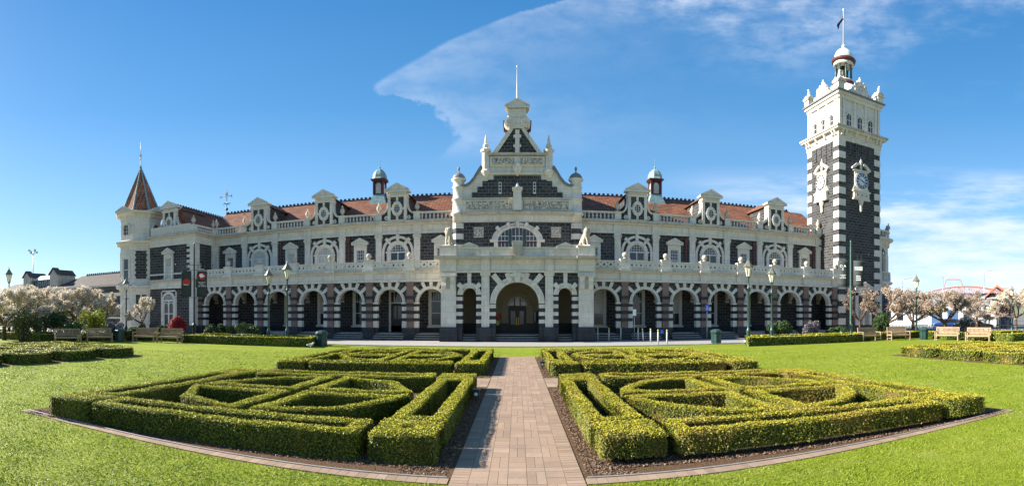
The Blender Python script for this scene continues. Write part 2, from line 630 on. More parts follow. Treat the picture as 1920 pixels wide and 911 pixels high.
    def join(s, o, mtx=None):
        """append another builder, keeping its materials"""
        for f, k, sm in zip(o.f, o.fm, o.fs):
            pass
        b = len(s.v)
        s.v += [tuple(mtx @ Vector(p)) for p in o.v] if mtx else list(o.v)
        for f, k, sm in zip(o.f, o.fm, o.fs):
            nm = o.mats[k]
            if nm not in s.mats: s.mats.append(nm)
            s.f.append([i + b for i in f])
            s.fm.append(s.mats.index(nm))
            s.fs.append(sm)
        return s

    def mesh(s, name):
        me = bpy.data.meshes.new(name)
        me.from_pydata(s.v, [], s.f)
        for nm in s.mats: me.materials.append(M[nm])
        me.polygons.foreach_set('material_index', s.fm)
        me.polygons.foreach_set('use_smooth', s.fs)
        import bmesh
        bm = bmesh.new()
        bm.from_mesh(me)
        bmesh.ops.recalc_face_normals(bm, faces=bm.faces)
        bm.to_mesh(me)
        bm.free()
        me.update()
        return me

    def build(s, name, parent=None, loc=(0, 0, 0), rz=0.0):
        return put(name, s.mesh(name), parent, loc, rz)


def put(name, me, parent=None, loc=(0, 0, 0), rz=0.0):
    o = bpy.data.objects.new(name, me)
    C.objects.link(o)
    o.location = loc
    o.rotation_euler = (0, 0, rz)
    if parent: o.parent = parent
    return o


def tag(o, label=None, cat=None, group=None, kind=None):
    if label: o['label'] = label
    if cat: o['category'] = cat
    if group: o['group'] = group
    if kind: o['kind'] = kind
    return o


def thing(name, label, cat, loc=(0, 0, 0), rz=0.0, group=None):
    o = bpy.data.objects.new(name, None)
    o.empty_display_size = .3
    C.objects.link(o)
    o.location = loc
    o.rotation_euler = (0, 0, rz)
    return tag(o, label, cat, group)


def copy_tree(o, parent=None):
    c = o.copy()
    C.objects.link(c)
    c.parent = parent
    for ch in list(o.children):
        copy_tree(ch, c)
    return c


def rawmesh(name, v, f4, mats, rnd=None, mi=None):
    """fast mesh from numpy arrays of quads"""
    me = bpy.data.meshes.new(name)
    nv, nf = len(v), len(f4)
    me.vertices.add(nv)
    me.vertices.foreach_set('co', np.asarray(v, np.float32).ravel())
    me.loops.add(nf * 4)
    me.loops.foreach_set('vertex_index', np.asarray(f4, np.int32).ravel())
    me.polygons.add(nf)
    me.polygons.foreach_set('loop_start', np.arange(0, nf * 4, 4, dtype=np.int32))
    for m in mats: me.materials.append(M[m])
    if mi is not None: me.polygons.foreach_set('material_index', np.asarray(mi, np.int32))
    if rnd is not None:
        a = me.attributes.new('rnd', 'FLOAT', 'POINT')
        a.data.foreach_set('value', np.asarray(rnd, np.float32))
    me.update(calc_edges=True)
    me.shade_flat()
    return me


def leaf_quads(p, n, size, spread=.9, aspect=.62):
    """one small leaf face per point p, facing roughly along n"""
    k = len(p)
    d = n + rng.normal(0, spread, (k, 3))
    d /= np.linalg.norm(d, axis=1)[:, None] + 1e-9
    t = np.cross(d, rng.normal(0, 1, (k, 3)))
    t /= np.linalg.norm(t, axis=1)[:, None] + 1e-9
    b = np.cross(d, t)
    sz = (size * rng.uniform(.65, 1.35, k))[:, None]
    a = t * sz
    c = b * sz * aspect
    v = np.empty((k, 4, 3))
    v[:, 0] = p - a
    v[:, 1] = p - c
    v[:, 2] = p + a
    v[:, 3] = p + c
    return v.reshape(-1, 3), np.arange(k * 4).reshape(-1, 4), np.repeat(np.clip(rng.normal(.5, .17, k), 0, 1), 4)


def lowfreq(x, y, z=0, s=1.0):
    return (np.sin(x * 2.3 * s + 1.3) * np.cos(y * 1.9 * s + .4) + .6 * np.sin(x * 5.1 * s + y * 4.3 * s + z * 3) + .4 * np.sin(y * 9.7 * s - x * 7.1 * s + z * 5.0)) / 2.0
# ------------------------------------------------------------------ ground
WARP = .0158


def wy(x, y):
    """the parterre is laid out on a shallow curve round the viewer's end of the square"""
    return y - (.0129 + np.clip((np.asarray(y, float) - 6.4) * .0007, 0, .0038)) * np.minimum(np.asarray(x, float) ** 2, 75.0)


def sheet(name, poly, z, m, kind='structure', label=None):
    me = bpy.data.meshes.new(name)
    me.from_pydata([(x, y, z) for x, y in poly], [], [list(range(len(poly)))])
    me.materials.append(M[m])
    o = put(name, me)
    o['kind'] = kind
    return o


sheet('ground', [(-1500, -300), (1500, -300), (1500, 2500), (-1500, 2500)], -.012, 'town_ground')
sheet('lawn', [(-48, -14), (48, -14), (48, 29.4), (-48, 29.4)], 0.0, 'lawn_turf')
sheet('road', [(-60, 29.4), (60, 29.4), (60, 36.2), (-60, 36.2)], -.004, 'road_asphalt')
MB('concrete').box(-60, 60, 29.25, 29.4, -.05, .05).build('kerb')['kind'] = 'structure'

# ------------------------------------------------------------------ railway station
AY, UY = 36.6, 39.3            # arcade face, upper wall face
BAY = 3.24
PX = [8.12 + BAY * i for i in range(7)]
ZS, RA = 2.86, 1.03            # arch spring and radius
st = thing('railway_station', 'long dark stone station with white trim, arcade, central gable and terracotta roof', 'station building', (0, AY, 0))
ST = Matrix.Translation((0, -AY, 0))


def part(mb, name, parent=st):
    """station parts are modelled in place, then hung under the station"""
    o = mb.build(name, parent)
    if parent is st:
        o.location = (0, -AY, 0)
    return o


def rep(name, me, x, y, z, rz=0.0):
    """a repeated part that shares its mesh"""
    return put(name, me, st, (x, y - AY, z), rz)


def tread(b, x0, x1, y0, y1, q):
    """one step: dark riser under a pale worn tread"""
    b.use('plinth_stone').box(x0, x1, y0 + .02, y1, .155 * q, .155 * q + .11)
    b.use('concrete').box(x0, x1, y0, y1, .155 * q + .11, .155 * (q + 1))


# --- ground floor: back wall, floor, ceiling
for s in (-1, 1):
    b = MB('basalt')
    b.box(s * 5.5, s * 28, UY, UY + 1.2, 0, 4.9)
    b.use('limestone').box(s * 5.5, s * 27.6, UY - .06, UY, 4.2, 4.45)
    b.use('plinth_stone').box(s * 5.5, s * 27.6, UY - .10, UY, .5, 1.0)
    part(b, 'arcade_wall')
    b = MB('concrete').box(s * 5.5, s * 27.9, AY + .35, UY, 0, .48)
    part(b, 'arcade_floor')
    b = MB('cream_plaster').box(s * 5.5, s * 28, AY + .55, UY + .05, 4.62, 4.9)
    part(b, 'arcade_ceiling')

# --- granite columns (one mesh, repeated)
b = MB('plinth_stone')
b.box(-.42, .42, -.36, .36, 0, .82)
b.box(-.37, .37, -.31, .31, .82, .92)
b.use('pink_granite').box(-.25, .25, -.2, .3, .92, 4.42)
b.use('plinth_stone')
for z in (1.42, 1.98, 2.54, 3.10):
    b.box(-.31, .31, -.27, .3, z, z + .24)
b.use('pink_granite').box(-.30, .30, -.25, .3, 4.22, 4.40)
col_me = b.mesh('granite_column')
# banded respond with the arch springing block
b = MB('limestone')
z = .92
for z1, m in ((1.42, 'limestone'), (1.66, 'plinth_stone'), (1.98, 'limestone'), (2.22, 'plinth_stone'), (2.54, 'limestone'), (2.78, 'plinth_stone'), (ZS - .12, 'limestone')):
    if z1 > z: b.use(m).box(-.18, .18, -.05 if m == 'limestone' else -.06, .42 if m == 'limestone' else .43, z, z1)
    z = z1
b.use('limestone').box(-.21, .21, -.08, .44, ZS - .12, ZS)
b.use('plinth_stone').box(-.19, .19, -.08, .43, 0, .92)
resp_me = b.mesh('banded_respond')
# arch: ring, radiating blocks and dark infill
b = MB('basalt')
b.spandrel(0, RA + .02, -1.40, 1.40, ZS, 4.42, .06, .50)
b.use('limestone')
b.ring(0, ZS, RA, RA + .21, 0, 180, -.02, .54, 18)
b.ring(0, ZS, RA + .0, RA + .09, 0, 180, -.07, -.02, 18)
for a, l in ((90, 1.55), (66, 1.68), (114, 1.68), (41, 1.78), (139, 1.78)):
    b.bar(0, ZS, RA + .04, l, a, .20, -.06, .06, 1.35)
arch_me = b.mesh('arcade_arch')
for s in (-1, 1):
    for i, x in enumerate(PX):
        rep('granite_column', col_me, s * x, AY, 0)
        rep('banded_respond', resp_me, s * (x - .46), AY, 0)
        if i < 6:
            rep('banded_respond', resp_me, s * (x + .46), AY, 0)
            rep('arcade_arch', arch_me, s * (x + BAY / 2), AY, 0)
    rep('arcade_arch', arch_me, s * (PX[0] - BAY / 2), AY, 0)
    # steps up into the arcade
    for i in range(-1, 3):
        x = PX[0] + BAY * (i + .5)
        b = MB('concrete')
        for q in range(3):
            tread(b, s * (x - 1.18), s * (x + 1.18), AY - .75 + q * .32, AY + .36, q)
        part(b, 'steps')
    # entablature and balcony floor
    b = MB('limestone')
    b.box(s * 5.6, s * 27.9, AY - .12, UY, 4.42, 5.30)
    b.box(s * 5.6, s * 28.0, AY - .20, AY - .12, 4.42, 4.56)
    b.use('limestone_aged').box(s * 5.6, s * 28.05, AY - .42, UY - .02, 5.24, 5.40)
    b.use('limestone').box(s * 5.6, s * 28.0, AY - .28, AY - .12, 5.12, 5.24)
    for x in PX:
        b.box(s * x - .36, s * x + .36, AY - .24, AY - .121, 4.56, 5.12)
        b.box(s * x - .44, s * x + .44, AY - .50, AY - .42, 5.22, 5.41)
    part(b, 'balcony_entablature')
    # pierced balcony parapet
    b = MB('limestone')
    xs = [5.75] + PX
    for i, x in enumerate(PX):
        b.box(s * x - .36, s * x + .36, AY - .36, AY - .02, 5.40, 6.08)
        b.box(s * x - .41, s * x + .41, AY - .41, AY + .03, 6.08, 6.16)
        x0 = xs[i] + (.36 if i else 0)
        x1 = x - .36
        b.box(s * x0, s * x1, AY - .30, AY - .08, 5.40, 5.52)
        b.box(s * x0, s * x1, AY - .32, AY - .06, 5.90, 6.02)
        a0, a1 = sorted((s * x0, s * x1))
        b.holed(a0, a1, 5.52, 5.90, AY - .27, AY - .11, 7 if i else 4, .095)
    part(b, 'balcony_parapet')
b = MB('limestone_aged').lathe([(.10, 0), (.17, .04), (.10, .10)], n=10).ball(0, 0, .30, .22)
ball_me = b.mesh('ball_finial')
for s in (-1, 1):
    for i, x in enumerate(PX):
        rep('ball_finial', ball_me, s * x, AY - .19, 6.16)

# --- windows of the arcade, one per bay
def sash(b, w_, h_, n=1, y=-.10):
    """white sash bars in an opening w_ wide and h_ high with its foot at z=0"""
    b.use('white_paint')
    b.box(-w_ / 2, -w_ / 2 + .07, y, y + .06, 0, h_)
    b.box(w_ / 2 - .07, w_ / 2, y, y + .06, 0, h_)
    b.box(-w_ / 2 + .07, w_ / 2 - .07, y, y + .06, 0, .08)
    b.box(-w_ / 2 + .07, w_ / 2 - .07, y, y + .06, h_ - .07, h_)
    b.box(-w_ / 2 + .07, w_ / 2 - .07, y - .01, y + .05, h_ * .36, h_ * .36 + .05)
    b.box(-w_ / 2 + .07, w_ / 2 - .07, y - .01, y + .05, h_ * .70, h_ * .70 + .05)
    for i in range(1, 4):
        b.box(-w_ / 2 + w_ * i / 4 - .012, -w_ / 2 + w_ * i / 4 + .012, y + .005, y + .05, h_ * .72, h_ - .07)
    return b


def arcade_window():
    b = MB('limestone')
    b.box(-.62, -.44, -.16, .0, 0, 2.82)
    b.box(.44, .62, -.16, .0, 0, 2.82)
    b.box(-.62, .62, -.16, .0, 2.82, 3.0)
    b.box(-.72, .72, -.24, .0, -.14, 0)
    sash(b, .88, 2.82)
    return b.mesh('arcade_window')


aw = arcade_window()
gl1 = MB('dark_glass').box(-.44, .44, -.05, -.02, 0, 2.82).mesh('pane')
gl2 = MB('blind').box(-.43, .43, -.05, -.02, 1.05, 2.80).use('dark_glass').box(-.44, .44, -.045, -.02, 0, 1.05).mesh('pane')


def arcade_door():
    b = MB('limestone')
    b.box(-.70, -.52, -.16, .0, 0, 3.3)
    b.box(.52, .70, -.16, .0, 0, 3.3)
    b.box(-.70, .70, -.16, .0, 3.3, 3.5)
    b.use('dark_timber')
    b.box(-.52, .52, -.10, -.05, 0, 2.35)
    b.use('white_paint').box(-.52, .52, -.12, -.04, 2.35, 2.45)
    for i in range(1, 4):
        b.box(-.52 + .26 * i - .02, -.52 + .26 * i + .02, -.11, -.05, 2.45, 3.3)
    return b.mesh('arcade_door')


ad = arcade_door()
gld = MB('door_glass').box(-.38, -.05, -.12, -.101, 1.1, 2.15).box(.05, .38, -.12, -.101, 1.1, 2.15).use('dark_glass').box(-.52, .52, -.05, -.02, 2.45, 3.3).mesh('pane')
for s in (-1, 1):
    for i in range(7):
        x = s * (PX[0] + BAY * (i - .5)) + .05 * s
        if i == 5: continue
        if s < 0 and i == 1:
            o = rep('door', ad, x, UY, .48)
            put('pane', gld, o)
        else:
            o = rep('arcade_window', aw, x, UY, 1.0)
            put('pane', gl2 if (i + (s > 0)) % 2 else gl1, o)
# ceiling brackets inside the arches
b = MB('limestone')
pts = [(0, 4.5)] + [(-.75 * math.cos(PI / 2 * i / 6), 4.5 - 1.35 * math.sin(PI / 2 * i / 6)) for i in range(7)]
b.prismx(pts + [(0, 3.0)], -.14, .14)
b.box(-.18, .18, -.22, 0, 2.95, 3.1)
br_me = b.mesh('arcade_bracket')
for s in (-1, 1):
    for i in range(7):
        rep('arcade_bracket', br_me, s * (PX[0] + BAY * i), UY, 0)

# --- upper storey
for s in (-1, 1):
    b = MB('basalt').box(s * 4.8, s * 27.75, UY, UY + 1.4, 4.9, 9.5)
    part(b, 'upper_wall')
    b = MB('limestone')
    b.box(s * 4.8, s * 27.6, UY - .12, UY, 8.55, 9.28)
    b.box(s * 4.8, s * 27.6, UY - .18, UY - .12, 8.55, 8.68)
    b.box(s * 4.8, s * 27.6, UY - .30, UY, 9.28, 9.42)
    b.use('limestone_aged').box(s * 4.8, s * 27.6, UY - .52, UY + .4, 9.42, 9.60)
    for x in PX:
        b.use('limestone').box(s * x - .32, s * x + .32, UY - .22, UY - .121, 8.68, 9.28)
    part(b, 'main_cornice')
    b = MB('limestone')
    b.box(s * 4.8, s * 27.6, UY - .05, UY, 5.40, 5.62)
    part(b, 'string_course')
b = MB('limestone')
b.box(-.25, .25, -.20, .0, 4.9, 8.3)
b.box(-.30, .30, -.24, .0, 8.16, 8.28)
b.box(-.34, .34, -.28, .0, 8.30, 8.42)
b.box(-.28, .28, -.24, .0, 8.42, 8.55)
pil_me = b.mesh('pilaster')
for s in (-1, 1):
    for x in PX:
        rep('pilaster', pil_me, s * x, UY, 0)


def arched_window(r=.66):
    b = MB('limestone')
    b.ring(0, 0, r, .92, 0, 180, -.20, 0, 18)
    b.box(-.92, -r, -.20, 0, -1.75, 0)
    b.box(r, .92, -.20, 0, -1.75, 0)
    b.box(-1.0, -r + .0, -.26, -.2, -.10, .04)
    b.box(r, 1.0, -.26, -.2, -.10, .04)
    b.ring(0, 0, 1.14, 1.34, 0, 180, -.16, 0, 20)
    b.box(-1.34, -1.14, -.16, 0, -1.75, 0)
    b.box(1.14, 1.34, -.16, 0, -1.75, 0)
    for a in (90, 48, 132):
        b.bar(0, 0, .88, 1.5 if a != 90 else 1.46, a, .22, -.24, 0, 1.15)
    b.use('white_paint')
    b.box(-r, r, -.09, -.03, -.06, .03)
    b.box(-.035, .035, -.09, -.03, -1.75, -.06)
    b.ring(0, 0, r - .07, r, 0, 180, -.09, -.03, 16)
    b.box(-r, -r + .07, -.09, -.03, -1.75, -.06)
    b.box(r - .07, r, -.09, -.03, -1.75, -.06)
    b.box(-r + .07, r - .07, -.085, -.03, -.72, -.66)
    for i in range(-2, 3):
        h = math.sqrt(max(0, (r - .07) ** 2 - (i * .22) ** 2))
        b.box(i * .22 - .013, i * .22 + .013, -.08, -.03, .03, h)
    for z in (.2, .4):
        h = math.sqrt((r - .07) ** 2 - z * z)
        b.box(-h, h, -.078, -.032, z - .013, z + .013)
    return b.mesh('arched_window')


def half_round(r, z0, y0, y1, m, n=16):
    pts = [(r * math.cos(PI * i / n), r * math.sin(PI * i / n)) for i in range(n + 1)] + [(-r, z0), (r, z0)]
    return MB(m).prism(pts, y0, y1)


arw = arched_window()
arg = half_round(.66, -1.75, -.03, -.01, 'dark_glass').mesh('pane')
arg2 = half_round(.66, -.7, -.03, -.01, 'blind').use('dark_glass').box(-.66, .66, -.03, -.01, -1.75, -.7).mesh('pane')


def pediment(b, hw, z0, z1, y0, y1, th=.12):
    """triangular pediment with a sunk field"""
    b.prism([(-hw, z0), (hw, z0), (hw, z0 + th), (0, z1), (-hw, z0 + th)], y0 + .06, y1)
    b.prism([(-hw - .06, z0 + th * .6), (-hw - .06, z0 + th * 1.3), (0, z1 + .06), (hw + .06, z0 + th * 1.3), (hw + .06, z0 + th * .6), (0, z1 - th)], y0, y0 + .06)
    b.box(-hw - .04, hw + .04, y0, y0 + .06, z0 - .05, z0 + th * .5)
    return b


def ped_window():
    b = MB('limestone')
    b.box(-.56, -.36, -.18, 0, -2.0, .0)
    b.box(.36, .56, -.18, 0, -2.0, .0)
    b.box(-.56, .56, -.18, 0, .0, .42)
    b.box(-.40, .40, -.22, -.18, .10, .34)
    pediment(b, .70, .42, .92, -.32, 0)
    b.box(-.66, .66, -.26, 0, -2.1, -2.0)
    b.use('white_paint')
    b.box(-.36, -.29, -.09, -.03, -2.0, 0)
    b.box(.29, .36, -.09, -.03, -2.0, 0)
    b.box(-.29, .29, -.09, -.03, -.07, 0)
    b.box(-.29, .29, -.10, -.03, -.95, -.88)
    for i in (-1, 0, 1):
        b.box(i * .16 - .012, i * .16 + .012, -.08, -.03, -.88, -.07)
    for z in (-.35, -.6):
        b.box(-.29, .29, -.078, -.032, z, z + .024)
    return b.mesh('pedimented_window')


pw = ped_window()
pg = MB('dark_glass').box(-.36, .36, -.03, -.01, -2.0, 0).mesh('pane')
pg2 = MB('blind').box(-.36, .36, -.03, -.01, -2.0, 0).mesh('pane')
for s in (-1, 1):
    for i in range(7):
        x = s * (PX[0] + BAY * (i - .5))
        if i % 2 == 1:
            o = rep('arched_window', arw, x, UY, 7.07)
            put('pane', arg2 if s < 0 and i > 1 else arg, o)
        else:
            if i == 0: x = s * 6.15
            o = rep('pedimented_window', pw, x, UY, 7.38)
            put('pane', pg2 if s < 0 and i == 4 else pg, o)
b = MB('oxide_red').box(-.06, .06, -.14, -.02, 5.4, 8.5).box(-.12, .12, -.2, -.02, 8.05, 8.4)
dp = b.mesh('downpipe')
for s, i in ((-1, 2), (1, 2), (1, 4), (-1, 4), (1, 6)):
    rep('downpipe', dp, s * (PX[0] + BAY * (i - .5) + 1.05 * (1 if i != 6 else 1)), UY, 0)

# --- roof parapet: balusters between urn pedestals
bal = [(.07, 0), (.09, .03), (.045, .08), (.10, .22), (.05, .36), (.085, .42), (.085, .46)]


def balustrade(x0, x1, n, y=0.0, z=0.0, h=.46):
    b = MB('limestone')
    b.box(x0, x1, y - .14, y + .14, z, z + .10)
    b.box(x0, x1, y - .15, y + .15, z + .10 + h, z + .24 + h)
    for i in range(n):
        b.lathe(bal, x0 + (x1 - x0) * (i + .5) / n, y, z + .10, 8)
    return b


urn_prof = [(.10, 0), (.14, .03), (.06, .10), (.08, .16), (.20, .34), (.22, .46), (.15, .52), (.19, .56), (.17, .60), (.06, .70), (.09, .78), (.03, .90), (0, .94)]
urn_me = MB('limestone_aged').lathe(urn_prof, n=12).mesh('urn')
up_me = MB('limestone').box(-.26, .26, -.25, .25, 0, .62).box(-.31, .31, -.30, .30, .62, .70).mesh('urn_pedestal')
for s in (-1, 1):
    for i, x in enumerate(PX):
        rep('urn_pedestal', up_me, s * x, UY - .09, 9.60)
        rep('urn', urn_me, s * x, UY - .09, 10.30)
    for i in (0, 2, 4, 6):
        x0 = PX[i] - BAY + .26 if i else 4.95
        x1 = PX[i] - .26
        a0, a1 = sorted((s * x0, s * x1))
        part(balustrade(a0, a1, 9, UY - .09, 9.60), 'roof_balustrade')


# --- dormers
def dormer():
    b = MB('limestone')
    b.box(-.80, .80, -.26, .5, 0, .10)
    b.box(-.80, -.56, -.28, .5, .10, 1.95)
    b.box(.56, .80, -.28, .5, .10, 1.95)
    b.use('basalt').box(-.56, .56, -.20, .5, .10, 1.95)
    b.use('limestone')
    b.box(-.09, .09, -.27, -.20, .10, .42)
    b.box(-.09, .09, -.27, -.20, 1.55, 1.95)
    b.box(-.56, -.34, -.27, -.20, .90, 1.08)
    b.box(.34, .56, -.27, -.20, .90, 1.08)
    b.ring(0, .98, .24, .42, 0, 360, -.34, -.20, 24, 1.36)
    b.ring(0, .98, .42, .46, 0, 360, -.29, -.20, 24, 1.34)
    b.box(-.86, .86, -.34, .5, 1.95, 2.10)
    b.box(-.80, .80, -.28, .5, 2.10, 2.36)
    pediment(b, 1.0, 2.38, 3.02, -.46, .5, .13)
    # scrolls down to the urns
    for s in (-1, 1):
        b.use('basalt')
        pts = [(s * .80, 0), (s * 1.36, 0), (s * 1.36, .55)]
        for i in range(7):
            a = PI / 2 * i / 6
            pts.append((s * (1.36 - .56 * math.sin(a)), .55 + .75 * (1 - math.cos(a))))
        b.prism(pts, -.02, .2)
        b.use('limestone')
        o, q = [], []
        for i in range(9):
            a = PI / 2 * i / 8
            o.append((s * (1.36 - .56 * math.sin(a)), .58 + .78 * (1 - math.cos(a))))
            q.append((s * (1.36 - .50 * math.sin(a)) + s * .03, .58 + .78 * (1 - math.cos(a)) + .12))
        b.prism(o + q[::-1], -.2, .22)
        b.ring(s * .95, .28, .05, .17, 0, 360, -.14, .2, 12)
    # the dormer's own roof running back into the slope
    b.use('terracotta_tile').prism([(-.98, 2.2), (.98, 2.2), (0, 2.92)], .5, 4.6)
    b.use('basalt').box(-.78, .78, .5, 3.6, .0, 2.2)
    return b.mesh('dormer')


dm = dormer()
ow = MB('white_paint')
for x in (-.08, .08): ow.box(x - .012, x + .012, -.25, -.21, .68, 1.28)
for z in (.8, .98, 1.16): ow.box(-.22, .22, -.248, -.212, z - .012, z + .012)
ow = ow.mesh('oval_window')
og = MB('dark_glass').disc(0, .98, .26, -.215, -.203, 20, 1.36).mesh('pane')
for s in (-1, 1):
    for i in (1, 3, 5):
        x = s * (PX[0] + BAY * (i - .5))
        o = rep('dormer', dm, x, UY - .09, 9.60)
        w_ = put('oval_window', ow, o)
        w_.data = ow
        put('pane', og, o)

# --- roof
RY, RZ = 45.2, 13.0


def crest(x0, x1, y, z, axis='x', step=.42):
    b = MB('ridge_tile')
    n = int(abs(x1 - x0) / step)
    for i in range(n):
        c = x0 + (x1 - x0) * (i + .5) / n
        if axis == 'x':
            b.box(c - step / 2, c + step / 2, y - .10, y + .10, z - .08, z + .07)
            b.prism([(c - .10, z + .07), (c + .10, z + .07), (c + .13, z + .20), (c, z + .27), (c - .13, z + .20)], y - .04, y + .04)
        else:
            b.box(y - .10, y + .10, c - step / 2, c + step / 2, z - .08, z + .07)
            b.prismx([(c - .10, z + .07), (c + .10, z + .07), (c + .13, z + .20), (c, z + .27), (c - .13, z + .20)], y - .04, y + .04)
    return b


for s in (-1, 1):
    b = MB('terracotta_tile')
    b.prismx([(UY + .3, 9.55), (RY, RZ), (2 * RY - UY - .3, 9.55)], s * 3.5, s * (30.4 if s < 0 else 29.5))
    part(b, 'roof')
    part(crest(s * 4.4, s * (30.4 if s < 0 else 27.8), RY, RZ), 'ridge_crest')
    b = MB('basalt').box(s * 3, s * (27.7 if s < 0 else 29), UY + 1.4, 2 * RY - UY, 0, 9.5)
    part(b, 'rear_body')


def lantern(dome=True):
    b = MB('copper_green')
    b.lathe([(1.42, -.45), (1.20, .0), (.82, .75), (.70, 1.0)], n=4, smooth=False, a0=PI / 4)
    b.use('dark_timber')
    b.box(-.44, .44, -.44, .44, 1.0, 2.25)
    b.use('oxide_red')
    for x in (-.46, .46):
        for y in (-.46, .46):
            b.box(x - .07, x + .07, y - .07, y + .07, 1.0, 2.25)
    for k in range(4):
        q = MB('oxide_red')
        q.ring(0, 1.85, .26, .33, 0, 180, -.49, -.44, 10)
        q.box(-.33, -.26, -.49, -.44, 1.1, 1.85)
        q.box(.26, .33, -.49, -.44, 1.1, 1.85)
        q.use('blind').box(-.26, .26, -.47, -.44, 1.1, 1.85)
        q.disc(0, 1.85, .26, -.465, -.44, 14)
        b.join(q, Matrix.Rotation(k * PI / 2, 4, 'Z'))
    b.use('oxide_red').box(-.60, .60, -.60, .60, 2.25, 2.36)
    b.box(-.70, .70, -.70, .70, 2.36, 2.46)
    b.use('copper_green').lathe([(.82, 2.46), (.80, 2.50), (.70, 2.62), (.66, 2.9), (.52, 3.2), (.30, 3.42), (.10, 3.5), (.07, 3.56), (.11, 3.64), (.05, 3.74), (.025, 3.8), (.02, 4.5)], n=8, smooth=False, a0=PI / 8)
    return b.mesh('roof_lantern')


lm = lantern()
for s in (-1, 1):
    rep('roof_lantern', lm, s * 12.93, RY - .3, 12.25)
b = MB('black_metal').lathe([(.10, 0), (.05, .3), (.03, .5), (.03, 3.0)], -30.4, RY, 12.9, 8)
b.path([(-30.9, RY, 14.2), (-29.9, RY, 14.2)], .03)
b.path([(-30.4, RY - .5, 14.2), (-30.4, RY + .5, 14.2)], .03)
b.use('white_paint').path([(-31.1, RY, 15.0), (-29.7, RY, 15.0)], .035)
b.prism([(-31.1, 14.85), (-31.1, 15.15), (-31.4, 15.0)], RY - .02, RY + .02)
b.prism([(-29.7, 14.8), (-29.7, 15.2), (-29.95, 15.0)], RY - .02, RY + .02)
b.prism([(-30.6, 15.1), (-30.2, 15.1), (-30.3, 15.5), (-30.5, 15.5)], RY - .02, RY + .02)
b.use('black_metal').ball(-30.4, RY, 13.6, .16)
part(b, 'weather_vane')

# --- central block with the great gable
GY = 38.3
b = MB('basalt')
b.box(-4.6, 4.6, GY, UY + 1.5, 4.9, 9.15)
part(b, 'gable_wall')
b = MB('limestone')
b.box(-4.35, 4.35, GY - .14, GY, 9.15, 9.72)
b.use('limestone_aged').box(-4.45, 4.45, GY - .38, GY + .2, 9.72, 9.92)
b.use('limestone').box(-4.3, 4.3, GY - .10, GY + .4, 9.92, 10.92)
b.use('limestone_aged').box(-4.4, 4.4, GY - .20, GY + .3, 10.92, 11.04)
b.use('limestone')
half = [(4.3, 11.04), (4.3, 11.95), (3.95, 11.98), (3.65, 12.15), (3.35, 12.5), (3.05, 13.0), (2.8, 13.4), (2.5, 13.75), (2.45, 14.45), (1.85, 14.45), (.42, 16.55)]
b.prism(half + [(-x, z) for x, z in half[::-1]], GY, GY + .9)
# raking copings
for s in (-1, 1):
    up = [(4.3, 11.95), (3.95, 11.98), (3.65, 12.15), (3.35, 12.5), (3.05, 13.0), (2.75, 13.45)]
    ring_ = [(s * x, z + .0) for x, z in up] + [(s * (x + .10), z + .16) for x, z in up[::-1]]
    b.use('slate_cap').prism(ring_, GY - .16, GY + 1.0)
    b.use('limestone').prism([(s * 1.98, 14.45), (s * 1.60, 14.45), (s * .34, 16.3), (s * .34, 16.75)], GY - .20, GY + .95)
# stepped dark masonry
b.use('basalt')
for i, (hw, z0) in enumerate(((3.55, 11.04), (3.12, 11.50), (2.72, 11.92), (2.28, 12.36), (1.85, 12.46))):
    z1 = (11.50, 11.92, 12.36, 12.46, 12.78)[i]
    b.box(-hw, hw, GY - .05, GY, z0, z1)
b.prism([(-1.66, 14.55), (1.66, 14.55), (.40, 16.38), (-.40, 16.38)], GY - .05, GY)
b.use('limestone')
b.box(-2.3, 2.3, GY - .16, GY, 12.84, 12.98)
b.box(-2.15, 2.15, GY - .10, GY, 13.45, 14.28)
b.use('limestone_aged').box(-2.4, 2.4, GY - .30, GY + .1, 14.32, 14.50)
b.use('limestone').box(-.17, .17, GY - .18, GY - .05, 14.5, 16.3)
for z in (14.95, 15.7):
    b.box(-.30, .30, GY - .16, GY - .05, z, z + .22)
# slit lights in the dark masonry
for s in (-1, 1):
    b.use('white_paint').box(s * 1.34 - .11, s * 1.34 + .11, GY - .09, GY - .05, 11.35, 12.25)
    b.use('dark_glass')
    for q in range(3): b.box(s * 1.34 - .07, s * 1.34 + .07, GY - .10, GY - .09, 11.46 + q * .26, 11.66 + q * .26)
# corbelled pedestals on the axis
b.use('limestone').lathe([(.05, 12.72), (.22, 12.9), (.34, 13.2), (.38, 13.3), (.38, 13.5), (.30, 13.55)], 0, GY - .1, 0, 12, False)
b.box(-.32, .32, GY - .5, GY - .05, 10.0, 11.75)
b.box(-.40, .40, GY - .58, GY - .05, 11.55, 11.75)
b.lathe([(.30, 11.75), (.18, 11.85), (.10, 12.0), (.04, 12.15)], 0, GY - .3, 0, 10)
# head: volutes, little pediment
b.box(-.55, .55, GY - .22, GY + .6, 16.40, 16.75)
for s in (-1, 1):
    b.ring(s * .62, 16.86, .0001, .40, 0, 360, GY - .30, GY + .5, 18)
    b.ring(s * .62, 16.86, .16, .26, 0, 360, GY - .36, GY - .30, 14)
b.box(-.62, .62, GY - .26, GY + .5, 16.75, 17.25)
b.box(-.70, .70, GY - .30, GY + .5, 17.25, 17.85)
b.use('limestone_aged').box(-.82, .82, GY - .36, GY + .55, 17.85, 17.95)
b.use('limestone')
q = pediment(MB('limestone'), .92, 17.98, 18.6, -.46, .5, .12)
b.join(q, Matrix.Translation((0, GY, 0)))
part(b, 'gable')


